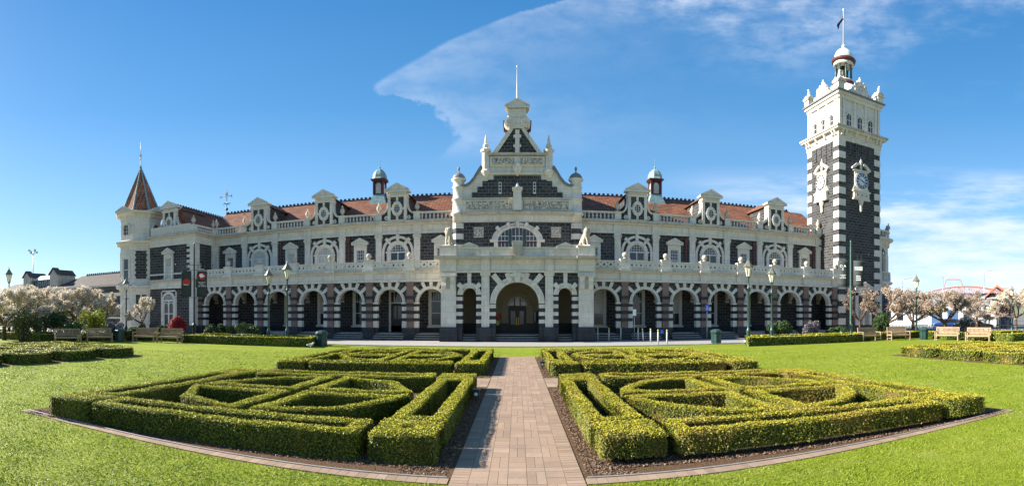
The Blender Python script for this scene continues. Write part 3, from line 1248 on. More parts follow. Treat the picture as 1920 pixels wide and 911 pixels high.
def relief(x0, x1, z0, z1, y, seed, amp=.09):
    """carved frieze: a field of rounded figures and foliage standing out from the stone"""
    r = random.Random(seed)
    b = MB('relief_dark').box(x0, x1, y - .012, y, z0, z1)
    b.use('limestone')
    b.box(x0, x1, y - .08, y - .012, z1 - .06, z1).box(x0, x1, y - .08, y - .012, z0, z0 + .06)
    n = int((x1 - x0) * (z1 - z0) * 46)
    for i in range(n):
        x, z = r.uniform(x0 + .08, x1 - .08), r.uniform(z0 + .12, z1 - .12)
        if r.random() < .35:
            b.ring(x, z, .03, .09, r.uniform(0, 180), r.uniform(200, 420), y - amp, y - .012, 7)
        else:
            b.ball(x, y - .02, z, r.uniform(.03, .07), 6, 5, 1, .7, r.uniform(1, 2.2))
    return b


for s in (-1, 1):
    a, c = sorted((s * .45, s * 4.0))
    part(relief(a, c, 10.06, 10.84, GY - .10, 3 + s), 'carved_frieze')
    a, c = sorted((s * .25, s * 1.95))
    part(relief(a, c, 13.58, 14.18, GY - .10, 13 + s), 'carved_frieze')
    part(relief(s * 3.02 - .40, s * 3.02 + .40, 7.95, 8.75, GY - .06, 23 + s), 'carved_plaque')


def gable_turret():
    b = MB('basalt')
    z = 4.9
    k = 0
    while z < 9.1:
        b.use('basalt' if k % 2 == 0 else 'limestone')
        r = .46 if k % 2 == 0 else .50
        b.lathe([(r, z), (r, min(z + .42, 9.15))], n=8, smooth=False, a0=PI / 8)
        z += .42
        k += 1
    b.use('limestone')
    b.lathe([(.50, 9.15), (.50, 9.72), (.62, 9.78), (.64, 9.92), (.50, 9.96), (.48, 10.9), (.55, 10.95), (.55, 11.04), (.47, 11.1), (.45, 11.9), (.52, 11.96), (.46, 12.0), (.44, 12.42), (.58, 12.5), (.60, 12.62), (.52, 12.66)], n=16)
    b.use('slate_cap').lathe([(.54, 12.66), (.50, 12.80), (.38, 12.98), (.18, 13.1), (.06, 13.16), (.05, 13.3), (.10, 13.4), (.10, 13.5), (.05, 13.6), (0, 13.64)], n=14)
    return b.mesh('gable_turret')


gt = gable_turret()
for s in (-1, 1):
    rep('gable_turret', gt, s * 4.62, GY + .25, 0)
b = MB('limestone')
b.lathe([(.10, 12.55), (.26, 12.75), (.40, 13.0), (.42, 13.1), (.34, 13.2), (.30, 13.25), (.30, 14.55), (.40, 14.62), (.44, 14.78), (.34, 14.86), (.16, 14.95), (.24, 15.06), (.24, 15.16), (.15, 15.24), (.05, 15.9), (0, 16.0)], n=10, smooth=False)
po = b.mesh('obelisk_pillar')
for s in (-1, 1):
    rep('obelisk_pillar', po, s * 2.46, GY, 0)


def gable_window():
    b = MB('limestone')
    r0 = 1.52
    ez = .66
    b.ring(0, 0, r0, r0 + .26, 0, 180, -.20, 0, 24, ez * 1.06)
    b.ring(0, 0, r0 + .26, r0 + .50, 0, 180, -.14, 0, 24, .72)
    b.box(-r0 - .30, -r0, -.18, 0, -1.2, 0)
    b.box(r0, r0 + .30, -.18, 0, -1.2, 0)
    b.box(-r0 - .62, -r0 + .02, -.24, 0, -.06, .16)
    b.box(r0 - .02, r0 + .62, -.24, 0, -.06, .16)
    for a in (90, 67, 113, 42, 138):
        q = R(a)
        b.bar(0, -.35, 1.42 if a == 90 else (1.50 if abs(a - 90) < 30 else 1.64), 1.95 if abs(a - 90) < 30 else 2.2, a, .22, -.28, 0, 1.25)
    b.use('teal_paint')
    for x in (-.56, .56): b.box(x - .13, x + .13, -.13, -.03, -1.2, .88)
    b.use('oxide_red').box(-r0, r0, -.12, -.03, -.12, -.02)
    b.use('white_paint')
    for x0, x1 in ((-r0, -.69), (-.43, .43), (.69, r0)):
        n = 3
        for i in range(n + 1):
            x = x0 + (x1 - x0) * i / n
            h = ez * 1.04 * math.sqrt(max(0, r0 * r0 - x * x))
            b.box(x - .018, x + .018, -.10, -.03, -1.2, max(-.02, h))
        for z in (-.6, .06, .42):
            if z > 0:
                lim = math.sqrt(max(0, r0 * r0 - (z / ez / 1.04) ** 2))
                a, c = max(x0, -lim), min(x1, lim)
            else:
                a, c = x0, x1
            if c > a: b.box(a, c, -.098, -.032, z - .02, z + .02)
    return b


o = rep('gable_window', gable_window().mesh('gable_window'), 0, GY, 7.62)
n = 18
put('pane', MB('dark_glass').prism([(1.52 * math.cos(PI * i / n), .70 * 1.5 * math.sin(PI * i / n)) for i in range(n + 1)] + [(-1.52, -1.2), (1.52, -1.2)], -.03, -.01).mesh('pane'), o)
b = MB('terracotta_tile').prism([(-4.3, 9.6), (4.3, 9.6), (4.2, 11.5), (.4, 16.0), (-.4, 16.0), (-4.2, 11.5)], GY + .9, RY + 3)
part(b, 'gable_roof')
b = MB('oxide_red').box(-.95, .95, GY + .62, GY + 2.4, 15.8, 16.1)
b.use('dark_timber').box(-.88, .88, GY + .7, GY + 2.3, 16.1, 17.1)
b.use('oxide_red').box(-1.12, 1.12, GY + .62, GY + 2.5, 17.1, 17.35)
for x in (-.86, .86): b.box(x - .08, x + .08, GY + .62, GY + .78, 16.1, 17.1)
b.use('copper_pale').lathe([(1.02, 17.35), (1.0, 17.45), (.92, 17.8), (.70, 18.1), (.3, 18.3), (0, 18.35)], 0, GY + 1.55, 0, 16)
part(b, 'gable_lantern')
b = MB('white_paint').lathe([(.09, 0), (.085, .3), (.045, 2.7), (.09, 2.74), (.05, 2.82), (0, 2.86)], 0, GY + .1, 18.6, 8)
part(b, 'flagpole')

# --- entrance porch
QY = 34.75
b = MB('limestone')
DEP = .8                       # thickness of the front screen
# piers
for s in (-1, 1):
    b.use('limestone').box(s * 4.36, s * 5.42, QY - .18, QY + DEP + .3, 1.04, 4.9)
    b.use('plinth_stone').box(s * 4.26, s * 5.52, QY - .30, QY + DEP + .4, 0, 1.04)
    b.use('limestone').box(s * 1.98, s * 2.54, QY - .10, QY + DEP, 1.04, 4.78)
    b.box(s * 1.90, s * 2.62, QY - .16, QY + DEP, 4.70, 4.9)
    b.use('plinth_stone').box(s * 1.86, s * 2.68, QY - .20, QY + DEP + .1, 0, 1.04)
    # banded jambs of the openings
    for x0, x1, zs in ((1.54, 1.98, 2.72), (2.54, 2.92, 3.34), (3.92, 4.36, 3.34)):
        z = 1.04
        k = 0
        while z < zs - .02:
            b.use('plinth_stone' if k % 2 == 0 else 'limestone')
            b.box(s * x0, s * x1, QY + .02, QY + DEP, z, min(z + .27, zs))
            z += .27
            k += 1
        b.use('plinth_stone').box(s * x0, s * x1, QY - .1, QY + DEP, 0, 1.04)
    # side arches
    for q in (1,):
        g = MB('basalt')
        g.spandrel(0, .51, -.89, .94, 3.34, 4.92, .06, DEP)
        g.use('limestone').ring(0, 3.34, .50, .86, 0, 180, -.03, DEP + .02, 14)
        g.ring(0, 3.34, .50, .60, 0, 180, -.08, -.03, 14)
        g.bar(0, 3.34, .55, 1.55, 90, .24, -.12, .06, 1.2)
        for a in (45, 135): g.bar(0, 3.34, .55, 1.12, a, .26, -.08, .06, 1.3)
        if s < 0:
            b.join(g, Matrix.Translation((-3.41, QY, 0)) @ Matrix.Scale(-1, 4, (1, 0, 0)))
        else:
            b.join(g, Matrix.Translation((3.41, QY, 0)))
    # corner console with twin fluted brackets
    b.use('limestone')
    b.box(s * 4.30, s * 5.48, QY - .30, QY + .1, 4.62, 4.9)
    for x in (4.58, 5.20):
        b.prismx([(QY - .18, 3.7), (QY - .26, 3.7), (QY - .40, 4.0), (QY - .32, 4.3), (QY - .48, 4.62), (QY - .18, 4.62)], s * x - .17, s * x + .17)
        b.box(s * x - .22, s * x + .22, QY - .50, QY - .18, 4.55, 4.68)
    b.use('limestone_aged').box(s * 4.78, s * 5.0, QY - .22, QY - .181, 3.75, 4.6)
g = MB('basalt')
g.spandrel(0, 1.54, -1.98, 1.98, 2.72, 4.92, .06, DEP, 20)
g.use('limestone').ring(0, 2.72, 1.53, 1.95, 0, 180, -.03, DEP + .02, 24)
g.ring(0, 2.72, 1.53, 1.66, 0, 180, -.09, -.03, 24)
for a, l in ((72, 2.28), (108, 2.28), (50, 2.66), (130, 2.66)):
    g.bar(0, 2.72, 1.58, l, a, .34, -.10, .06, 1.2)
g.prism([(-.16, 4.2), (.16, 4.2), (.26, 4.9), (-.26, 4.9)], -.26, .06)
for s in (-1, 1): g.ring(s * .34, 4.72, .0001, .16, 0, 360, -.2, .06, 12)
b.join(g, Matrix.Translation((0, QY, 0)))
# sides of the porch back to the building
for s in (-1, 1):
    b.use('limestone').box(s * 5.0, s * 5.40, QY + DEP + .3, GY + .9, 1.04, 4.9)
    b.use('plinth_stone').box(s * 4.95, s * 5.46, QY + DEP + .4, GY + .9, 0, 1.04)
# entablature, cornice, parapet
b.use('limestone').box(-5.46, 5.46, QY - .14, GY + .6, 4.9, 5.86)
b.box(-5.52, 5.52, QY - .20, GY + .5, 4.9, 5.04)
for s in (-1, 1):
    b.box(s * 4.30, s * 5.50, QY - .30, QY - .201, 5.0, 5.86)
    b.box(s * 1.95, s * 2.57, QY - .26, QY - .201, 5.04, 5.86)
b.use('limestone_aged').box(-5.75, 5.75, QY - .55, GY + .5, 5.86, 6.04)
for s in (-1, 1): b.box(s * 4.18, s * 5.85, QY - .70, QY + .3, 5.90, 6.08)
b.use('limestone').box(-5.40, 5.40, QY - .16, QY + .25, 6.04, 6.58)
b.box(-5.46, 5.46, QY - .24, QY + .32, 6.58, 6.70)
for s in (-1, 1):
    b.box(s * 4.30, s * 5.5, QY - .32, QY + .7, 6.08, 6.72)
    b.box(s * 4.24, s * 5.56, QY - .38, QY + .76, 6.72, 6.82)
    b.box(s * 5.1, s * 5.4, QY + .25, GY, 6.04, 6.6)
    b.box(s * 1.95, s * 2.57, QY - .24, QY + .3, 6.04, 6.60)
    q = pediment(MB('limestone'), .58, 6.66, 7.0, -.26, .2, .10)
    b.join(q, Matrix.Translation((s * 3.4, QY, 0)))
    for i in range(8): b.use('limestone').box(s * 3.4 - .42 + i * .11, s * 3.4 - .36 + i * .11, QY - .20, QY - .16, 6.12, 6.55)
# weathered heraldic block
b.use('limestone_aged').prism([(-.40, 7.06), (.40, 7.06), (.34, 6.8), (.38, 6.3), (.18, 6.05), (-.18, 6.05), (-.38, 6.3), (-.34, 6.8)], QY - .42, QY - .1)
b.box(-.30, .30, QY - .46, QY - .42, 6.25, 6.95)
part(b, 'entrance_porch')
for s, x0, x1 in ((0, -1.62, 1.62), (-1, -3.95, -2.86), (1, 2.86, 3.95)):
    b = MB('concrete')
    for q in range(3):
        tread(b, x0, x1, QY + .05 + q * .30, QY + 1.6, q)
    part(b, 'steps')
b = MB('concrete').box(-4.95, 4.95, QY + 1.6, GY + .3, 0, .465)
part(b, 'porch_floor')
part(MB('steel').path([(1.62, QY - .05, 0), (1.62, QY - .05, .85), (1.62, QY + .9, 1.3), (1.62, QY + .9, .46)], .03), 'handrail')
# porch interior: back wall with the arched doorway
b = MB('cream_plaster')
g = MB('cream_plaster').spandrel(0, .70, -4.98, 4.98, 2.55, 4.88, 0, .4, 16)
g.box(-4.98, -.70, 0, .4, 1.25, 2.55).box(.70, 4.98, 0, .4, 1.25, 2.55)
g.use('dark_timber').box(-4.98, -.70, -.05, .4, .46, 1.25).box(.70, 4.98, -.05, .4, .46, 1.25)
g.use('limestone_aged').ring(0, 2.55, .70, .78, 0, 180, -.06, 0, 16)
g.use('cream_plaster').ring(0, 2.55, .98, 1.14, 0, 180, -.10, 0, 18)
for s in (-1, 1):
    g.box(s * .92, s * 1.20, -.10, 0, 1.25, 2.5)
    g.box(s * .70, s * 4.9, -.14, 0, 2.5, 2.6)
    g.box(s * 2.0, s * 2.5, -1.2, 0, .46, 4.6)
b.join(g, Matrix.Translation((0, GY, 0)))
b.use('cream_plaster').box(-4.98, 4.98, QY + .82, GY, 4.72, 4.88)
part(b, 'porch_interior')
b = MB('dark_timber')
b.box(-.70, .70, .12, .2, .46, 2.5)
b.box(-.70, .70, .05, .2, 2.48, 2.60)
for x in (-.22, .22): b.box(x - .04, x + .04, .05, .2, 2.6, 3.2)
b.use('brass').box(-.10, -.06, .04, .10, 1.1, 1.7).box(.06, .10, .04, .10, 1.1, 1.7)
o = rep('door', b.mesh('door'), 0, GY, 0)
g = half_round(.70, 0, .14, .17, 'door_glass')
g.xf(Matrix.Translation((0, 0, 2.58)))
g.use('blind').box(-.60, -.26, .11, .135, 2.64, 2.9).box(-.17, .17, .11, .135, 2.64, 3.15).box(.26, .60, .11, .135, 2.64, 2.9)
g.use('door_glass').box(-.52, -.16, .10, .118, 1.15, 2.2).box(.16, .52, .10, .118, 1.15, 2.2)
put('pane', g.mesh('pane'), o)
for nm, x0, x1, z0, z1, m in (('notice_board', 1.30, 1.95, 1.35, 2.15, 'dark_glass'), ('red_sign', -1.90, -1.30, 1.62, 1.92, 'banner_red'), ('poster', -1.85, -1.40, 1.10, 1.45, 'bollard_yellow')):
    b = MB('dark_timber').box(x0 - .04, x1 + .04, GY - .19, GY - .145, z0 - .04, z1 + .04).use(m).box(x0, x1, GY - .20, GY - .19, z0, z1)
    part(b, nm)


# --- left pavilion (forward of the arcade) and its roof
VY = 36.0
VX0, VX1 = -33.4, -27.75
b = MB('basalt').box(VX0, VX1, VY, UY + 8, 0, 9.4)
part(b, 'pavilion_wall')
b = MB('limestone')
b.box(VX0, VX1 + .12, VY - .12, VY, 8.55, 9.28)
b.box(VX1, VX1 + .12, VY, UY - .12, 8.55, 9.28)
b.use('limestone_aged').box(VX0, VX1 + .45, VY - .45, VY + .4, 9.42, 9.60)
b.box(VX1 - .2, VX1 + .45, VY + .4, UY - .52, 9.42, 9.60)
b.use('limestone').box(VX0, VX1 + .25, VY - .25, VY + .2, 9.28, 9.42).box(VX1 - .1, VX1 + .25, VY + .2, UY - .3, 9.28, 9.42)
# mid band
b.box(VX0, VX1 + .05, VY - .16, VY, 4.42, 5.12)
b.use('limestone_aged').box(VX0, VX1 + .1, VY - .34, VY, 5.12, 5.30)
b.use('limestone').box(VX0, VX1 + .04, VY - .08, VY, 5.75, 5.90)
# corner piers and quoins
b.box(VX1 - .62, VX1 + .06, VY - .10, VY, 0.9, 4.42).box(VX1 - .55, VX1 + .08, VY - .10, VY + .6, 5.3, 8.55)
b.box(VX1, VX1 + .06, VY, VY + .7, .9, 4.42)
b.use('plinth_stone').box(VX0, VX1 + .14, VY - .18, UY, 0, .9)
b.use('limestone')
z = 5.3
while z < 8.5:
    b.box(VX1 - .95, VX1 - .55, VY - .06, VY, z, z + .24)
    z += .5
b.box(VX1, VX1 + .2, UY - .75, UY - .25, 4.9, 8.55)
part(b, 'pavilion_trim')
o = rep('pedimented_window', pw, -30.9, VY, 7.38)
put('pane', pg2, o)


def lower_window():
    b = MB('limestone')
    b.ring(0, 0, .62, .86, 0, 180, -.14, 0, 18)
    b.box(-.86, -.62, -.14, 0, -2.3, 0).box(.62, .86, -.14, 0, -2.3, 0)
    b.box(-.98, .98, -.10, 0, .86, 1.0)
    b.box(-.98, -.86, -.10, 0, -2.3, 1.0).box(.86, .98, -.10, 0, -2.3, 1.0)
    b.box(-.9, .9, -.2, 0, -2.42, -2.3)
    b.use('white_paint')
    b.box(-.62, .62, -.10, -.03, -.06, .08)
    b.box(-.07, .07, -.10, -.03, -2.3, -.06)
    for s in (-1, 1):
        b.box(s * .62, s * .55, -.10, -.03, -2.3, -.06)
        b.ring(s * .31, -.42, .20, .26, 0, 180, -.10, -.03, 10)
        b.box(s * .07, s * .55, -.10, -.03, -1.3, -1.22)
    for i in range(-3, 4):
        h = math.sqrt(.6 ** 2 - (i * .15) ** 2)
        b.box(i * .15 - .012, i * .15 + .012, -.08, -.03, .08, h)
    for z in (.2, .32, .44):
        h = math.sqrt(.6 ** 2 - z * z)
        b.box(-h, h, -.078, -.032, z - .012, z + .012)
    return b.mesh('lower_window')


lw = lower_window()
lwg = half_round(.62, -2.3, -.03, -.01, 'dark_glass').mesh('pane')
o = rep('lower_window', lw, -30.9, VY, 3.25)
put('pane', lwg, o)
# balustrades, urns and dormer of the pavilion
b = MB('limestone')
b.box(VX1 - .4, VX1 + .12, VY - .32, VY + .2, 9.6, 10.25)
b.box(VX0 + .3, VX1 - .4, VY - .26, VY + .1, 9.6, 10.30)
b.box(VX0 + .3, VX1 - .4, VY - .30, VY + .14, 10.30, 10.40)
for i in range(16): b.box(VX0 + .6 + i * .28, VX0 + .75 + i * .28, VY - .29, VY - .26, 9.68, 10.22)
part(b, 'pavilion_parapet')
part(MB('limestone').box(VX1 - .4, VX1 + .12, UY - .5, UY - .01, 9.6, 10.25), 'urn_pedestal')
q = balustrade(VY + .2, UY - .5, 9, 0, 9.6)
q.xf(Matrix.Translation((VX1 - .14, 0, 0)) @ Matrix.Rotation(PI / 2, 4, 'Z'))
part(q, 'roof_balustrade')
rep('urn', urn_me, VX1 - .14, VY - .06, 10.25)
rep('urn', urn_me, VX1 - .14, UY - .25, 10.25)
o = rep('dormer', dm, -31.0, VY + .35, 9.85)
put('oval_window', ow, o)
put('pane', og, o)
b = MB('terracotta_tile').prism([(VX0 - .1, 9.55), (VX1 + .1, 9.55), ((VX0 + VX1) / 2, 12.45)], VY + .5, RY + 2)
part(b, 'pavilion_roof')
part(crest(VY + .7, RY, (VX0 + VX1) / 2, 12.45, 'y'), 'ridge_crest')

# --- octagonal corner turret with a tiled spire
TX, TY = -35.6, 36.9
TSC = Matrix.Translation((TX, TY, 0)) @ Matrix.Diagonal((1.18, 1.18, 1, 1)) @ Matrix.Translation((-TX, -TY, 0))
tr = MB('limestone')
A0 = PI / 8
tr.lathe([(2.12, 0), (2.12, .9)], TX, TY, 0, 8, False, A0)
tr.lathe([(1.95, .9), (1.95, 3.9), (2.0, 4.0), (2.05, 4.5), (2.35, 4.6), (2.38, 4.78), (2.0, 4.85), (1.92, 5.3), (1.92, 8.9), (2.0, 9.0), (2.3, 9.1), (2.36, 9.28), (1.95, 9.36), (1.86, 9.5), (1.86, 11.6), (1.98, 11.7), (2.0, 11.95), (2.3, 12.1), (2.36, 12.25), (2.2, 12.3)], TX, TY, 0, 8, False, A0)
ap = math.cos(PI / 8)
for k in range(8):
    th = -PI / 2 + k * PI / 4
    q = MB('limestone')
    if k % 2 == 1:
        # dark panels on the diagonal faces
        q.use('basalt').box(-.52, .52, -.03, .02, 5.5, 8.3).box(-.45, -.08, -.03, .02, 2.95, 3.9).box(.08, .45, -.03, .02, 2.95, 3.9)
        q.use('limestone')
        for z in (5.5, 6.0, 6.5, 7.0, 7.5, 8.0):
            q.box(-.60, -.44, -.05, .02, z, z + .22).box(.44, .60, -.05, .02, z, z + .22)
        q.ring(0, 2.3, .42, .62, 0, 180, -.06, .02, 12)
    else:
        q.box(-.50, -.32, -.08, .02, 5.4, 7.5).box(.32, .50, -.08, .02, 5.4, 7.5).box(-.54, .54, -.10, .02, 7.5, 7.75).box(-.42, .42, -.05, .02, 7.85, 8.35)
        q.use('dark_glass').box(-.32, .32, -.02, .02, 5.4, 7.5)
        q.use('white_paint').box(-.32, .32, -.05, .0, 6.4, 6.47).box(-.32, -.26, -.05, 0, 5.4, 7.5).box(.26, .32, -.05, 0, 5.4, 7.5)
        q.use('limestone').ring(0, 2.6, .40, .60, 0, 180, -.08, .02, 12).box(-.60, -.40, -.08, .02, .9, 2.6).box(.40, .60, -.08, .02, .9, 2.6)
        q.use('dark_glass').prism([(.4 * math.cos(PI * i / 10), 2.6 + .4 * math.sin(PI * i / 10)) for i in range(11)] + [(-.4, .9), (.4, .9)], -.02, .02)
        q.use('limestone')
        pediment(q, .74, 4.86, 5.3, -.42, .0, .1)
    if k % 2 == 0:
        q.use('limestone').ring(0, 10.7, .30, .44, 0, 180, -.08, .1, 12).box(-.44, -.30, -.08, .1, 10.0, 10.7).box(.30, .44, -.08, .1, 10.0, 10.7)
        q.use('dark_glass').prism([(.3 * math.cos(PI * i / 10), 10.7 + .3 * math.sin(PI * i / 10)) for i in range(11)] + [(-.3, 10.0), (.3, 10.0)], .04, .1)
        q.use('white_paint').box(-.012, .012, .02, .04, 10, 11).box(-.3, .3, .02, .04, 10.3, 10.33).box(-.3, .3, .02, .04, 10.65, 10.68)
        q.use('limestone')
        pediment(q, .84, 12.3, 12.78, -.50, .5, .1)
    else:
        q.use('limestone').box(-.45, .45, .02, .1, 10.0, 11.2)
    q.use('limestone')
    dd = 1.92 * ap
    mt = Matrix.Translation((TX, TY, 0)) @ Matrix.Rotation(th + PI / 2, 4, 'Z') @ Matrix.Translation((0, -dd, 0))
    tr.join(q, mt)
o = part(tr.xf(TSC), 'corner_turret')
b = MB('spire_tile').lathe([(1.82, 12.25), (1.44, 13.3), (.0, 17.3)], TX, TY, 0, 8, False, A0)
b.use('copper_green')
for k in range(8):
    a = A0 + k * PI / 4
    b.tube((TX + 1.45 * math.cos(a), TY + 1.45 * math.sin(a), 13.3), (TX, TY, 17.32), .085, .05, 5)
    b.tube((TX + 1.83 * math.cos(a), TY + 1.83 * math.sin(a), 12.25), (TX + 1.45 * math.cos(a), TY + 1.45 * math.sin(a), 13.3), .085, .085, 5)
b.xf(TSC).build('spire', o)
b = MB('copper_green').lathe([(.14, 17.2), (.05, 17.5), (.04, 18)], TX, TY, 0, 8)
b.use('white_paint').lathe([(.035, 18), (.02, 20)], TX, TY, 0, 6)
b.ball(TX, TY, 18.2, .10).ring(TX, 18.5, .12, .16, 0, 360, TY - .02, TY + .02, 12).ring(TX, 18.5, .12, .16, 0, 360, TY - .02, TY + .02, 3)
b.build('finial', o)
# --- rounded bay with a loggia beyond the tower
b = MB('basalt').lathe([(2.55, 0), (2.55, 4.3)], 34.0, 39.6, 0, 24)
b.use('limestone').lathe([(2.55, 4.3), (2.6, 5.0), (2.85, 5.1), (2.9, 5.3), (2.5, 5.32), (2.5, 6.2), (2.65, 6.25), (2.65, 6.35), (2.2, 6.36)], 34.0, 39.6, 0, 24)
b.use('dark_timber').lathe([(1.9, 6.2), (1.9, 9.4)], 34.0, 39.6, 0, 20)
b.use('limestone').lathe([(2.2, 9.0), (2.55, 9.02), (2.55, 9.4), (2.65, 9.45), (2.7, 9.55), (2.95, 9.65), (2.98, 9.8), (2.4, 9.85), (2.4, 10.0)], 34.0, 39.6, 0, 24)
for k in range(8):
    a = k * PI / 4 - PI / 8
    q = MB('limestone').box(-.28, .28, -.15, .2, 6.3, 8.2)
    g = MB('limestone').spandrel(0, .72, -1.0, 1.0, 8.2, 9.05, -.05, .2, 10)
    mt = Matrix.Translation((34, 39.6, 0)) @ Matrix.Rotation(a, 4, 'Z') @ Matrix.Translation((0, -2.35, 0))
    b.join(q, mt)
    mt = Matrix.Translation((34, 39.6, 0)) @ Matrix.Rotation(a + PI / 8, 4, 'Z') @ Matrix.Translation((0, -2.28, 0))
    b.join(g, mt)
for k in range(30):
    a = 2 * PI * k / 30
    b.lathe(bal, 34 + 2.45 * math.cos(a), 39.6 + 2.45 * math.sin(a), 10.0, 6)
    b.lathe([(.05, 5.4), (.07, 5.7), (.05, 6.2)], 34 + 2.62 * math.cos(a), 39.6 + 2.62 * math.sin(a), 0, 6)
b.lathe([(2.3, 10.46), (2.6, 10.46), (2.6, 10.62), (2.3, 10.62)], 34, 39.6, 0, 24)
b.use('limestone').box(33.1, 34, 37, 42, 0, 9.4)
part(b, 'round_bay')
for a in (-50, -20, 10):
    rep('urn', urn_me, 34 + 2.45 * math.cos(R(a)), 39.6 + 2.45 * math.sin(R(a)), 10.62)

# ------------------------------------------------------------------ clock tower
KX, KY, KS = 30.48, 38.88, 2.58
ct = thing('clock_tower', 'tall square stone clock tower with white corner blocks and domed lantern on top', 'clock tower', (KX, KY, 0))


def tpart(mb, name, parent=ct, k=None):
    """tower parts are modelled about the tower's axis; k turns a face piece to that side"""
    if k is not None: mb.xf(Matrix.Rotation(k * PI / 2, 4, 'Z') @ Matrix.Translation((0, -KS, 0)))
    return mb.build(name, parent)


b = MB('basalt').box(-KS, KS, -KS, KS, 0, 18.5)
b.use('limestone')
for sx in (-1, 1):
    for sy in (-1, 1):
        z = .95
        i = 0
        while z < 18.0:
            wd = .82
            x0, y0 = sx * (KS + .05), sy * (KS + .05)
            b.box(x0, x0 - sx * wd, y0, y0 - sy * wd, z, z + .62)
            z += 1.12
            i += 1
TB = b
b = MB('plinth_stone').box(-KS - .12, KS + .12, -KS - .12, KS + .12, 0, .9)
tpart(b, 'plinth')
b = TB
for k in range(4):
    q = MB('basalt')
    for x in (-1.25, -.42, .42, 1.25): q.box(x - .22, x + .22, -.07, 0, 16.4 if abs(x) < 1 else 17, 18.3)
    b.join(q, Matrix.Rotation(k * PI / 2, 4, 'Z') @ Matrix.Translation((0, -KS, 0)))
tpart(b, 'shaft')
b = MB('limestone')
b.box(-KS - .10, KS + .10, -KS - .10, KS + .10, 18.3, 18.72)
b.box(-KS - .16, KS + .16, -KS - .16, KS + .16, 18.72, 19.18)
b.use('limestone').box(-KS - .52, KS + .52, -KS - .52, KS + .52, 19.18, 19.34)
b.use('limestone_aged').box(-KS - .62, KS + .62, -KS - .62, KS + .62, 19.34, 19.52)
b.use('limestone')
for k in range(4):
    q = MB('limestone')
    for x in (-2.35, -1.95, -.72, .72, 1.95, 2.35):
        q.prismx([(-.16, 18.68), (-.32, 18.76), (-.34, 18.95), (-.50, 19.18), (-.16, 19.18)], x - .11, x + .11)
    b.join(q, Matrix.Rotation(k * PI / 2, 4, 'Z') @ Matrix.Translation((0, -KS, 0)))
tpart(b, 'lower_cornice')
b = MB('limestone').box(-KS + .05, KS - .05, -KS + .05, KS - .05, 19.52, 22.55)
for k in range(4):
    q = MB('limestone')
    for x in (-2.42, -2.02, -.68, .68, 2.02, 2.42): q.box(x - .12, x + .12, -.06, .05, 19.52, 22.2)
    for x in (-1.35, 0, 1.35):
        q.ring(x, 20.75, .26, .36, 0, 180, -.04, .05, 12)
    q.box(-KS - .04, KS + .04, -.12, .05, 22.2, 22.55)
    b.join(q, Matrix.Rotation(k * PI / 2, 4, 'Z') @ Matrix.Translation((0, -KS, 0)))
b.box(-KS - .26, KS + .26, -KS - .26, KS + .26, 22.55, 22.80)
b.use('slate_cap').box(-KS - .40, KS + .40, -KS - .40, KS + .40, 22.80, 22.94)
tpart(b, 'belfry')
wm = MB('white_paint').box(-.02, .02, -.02, .02, 19.75, 20.75).box(-.26, .26, -.02, .02, 20.3, 20.34).box(-.02, .02, -.02, .02, 20.75, 21.0).ring(0, 20.75, .22, .26, 0, 180, -.03, .02, 10)
wm = wm.mesh('belfry_window')
wp = MB('dark_glass').prism([(.26 * math.cos(PI * i / 10), 20.75 + .26 * math.sin(PI * i / 10)) for i in range(11)] + [(-.26, 19.75), (.26, 19.75)], .02, .045).mesh('pane')
for k in range(4):
    for x in (-1.35, 0, 1.35):
        mt = Matrix.Rotation(k * PI / 2, 4, 'Z') @ Matrix.Translation((x, -KS, 0))
        o = put('belfry_window', wm, ct)
        o.location = mt.translation
        o.rotation_euler = (0, 0, k * PI / 2)
        put('pane', wp, o)
# parapet: corner pedestals with little beasts, scrolled gables between
ped_me = MB('limestone').box(-.36, .36, -.36, .36, 0, .62).box(-.46, .46, -.46, .46, .62, .72)
for k in range(4):
    q = pediment(MB('limestone'), .44, .72, 1.02, -.46, .0, .06)
    ped_me.join(q, Matrix.Rotation(k * PI / 2, 4, 'Z'))
ped_me = ped_me.mesh('parapet_pedestal')
beast = MB('limestone').ball(0, 0, .22, .22, 8, 6, 1, 1, 1.1).ball(0, -.06, .5, .19, 8, 6, .9, .9, 1.5).ball(0, -.12, .84, .15, 8, 6).lathe([(.10, -.02), (.05, .35)], -.10, -.2, 0, 6).lathe([(.10, -.02), (.05, .35)], .10, -.2, 0, 6)
beast = beast.xf(Matrix.Scale(.85, 4)).mesh('parapet_beast')
cart = MB('limestone')
out = [(-1.45, 0), (1.45, 0), (1.40, .30), (1.0, .42), (.95, .75), (.62, 1.0), (.5, 1.25), (.22, 1.35), (-.22, 1.35), (-.5, 1.25), (-.62, 1.0), (-.95, .75), (-1.0, .42), (-1.40, .30)]
cart.prism(out, -.16, .16)
cart.ring(0, .65, .26, .38, 0, 360, -.24, -.16, 16)
for s in (-1, 1):
    cart.ring(s * 1.12, .28, .06, .18, 0, 360, -.24, -.16, 12).ring(s * .62, .95, .06, .2, 0, 360, -.24, -.16, 12)
    cart.ball(s * .7, -.16, .45, .13, 8, 6, 1, .7, 1.6).ball(s * .36, -.1, 1.32, .12, 8, 6)
cart.ball(0, -.16, .65, .2, 8, 6, 1, .5, 1).ball(0, 0, 1.5, .17, 8, 6, 1, 1, 1.4).ball(0, 0, 1.78, .10, 8, 6)
cart = cart.mesh('scrolled_gable')
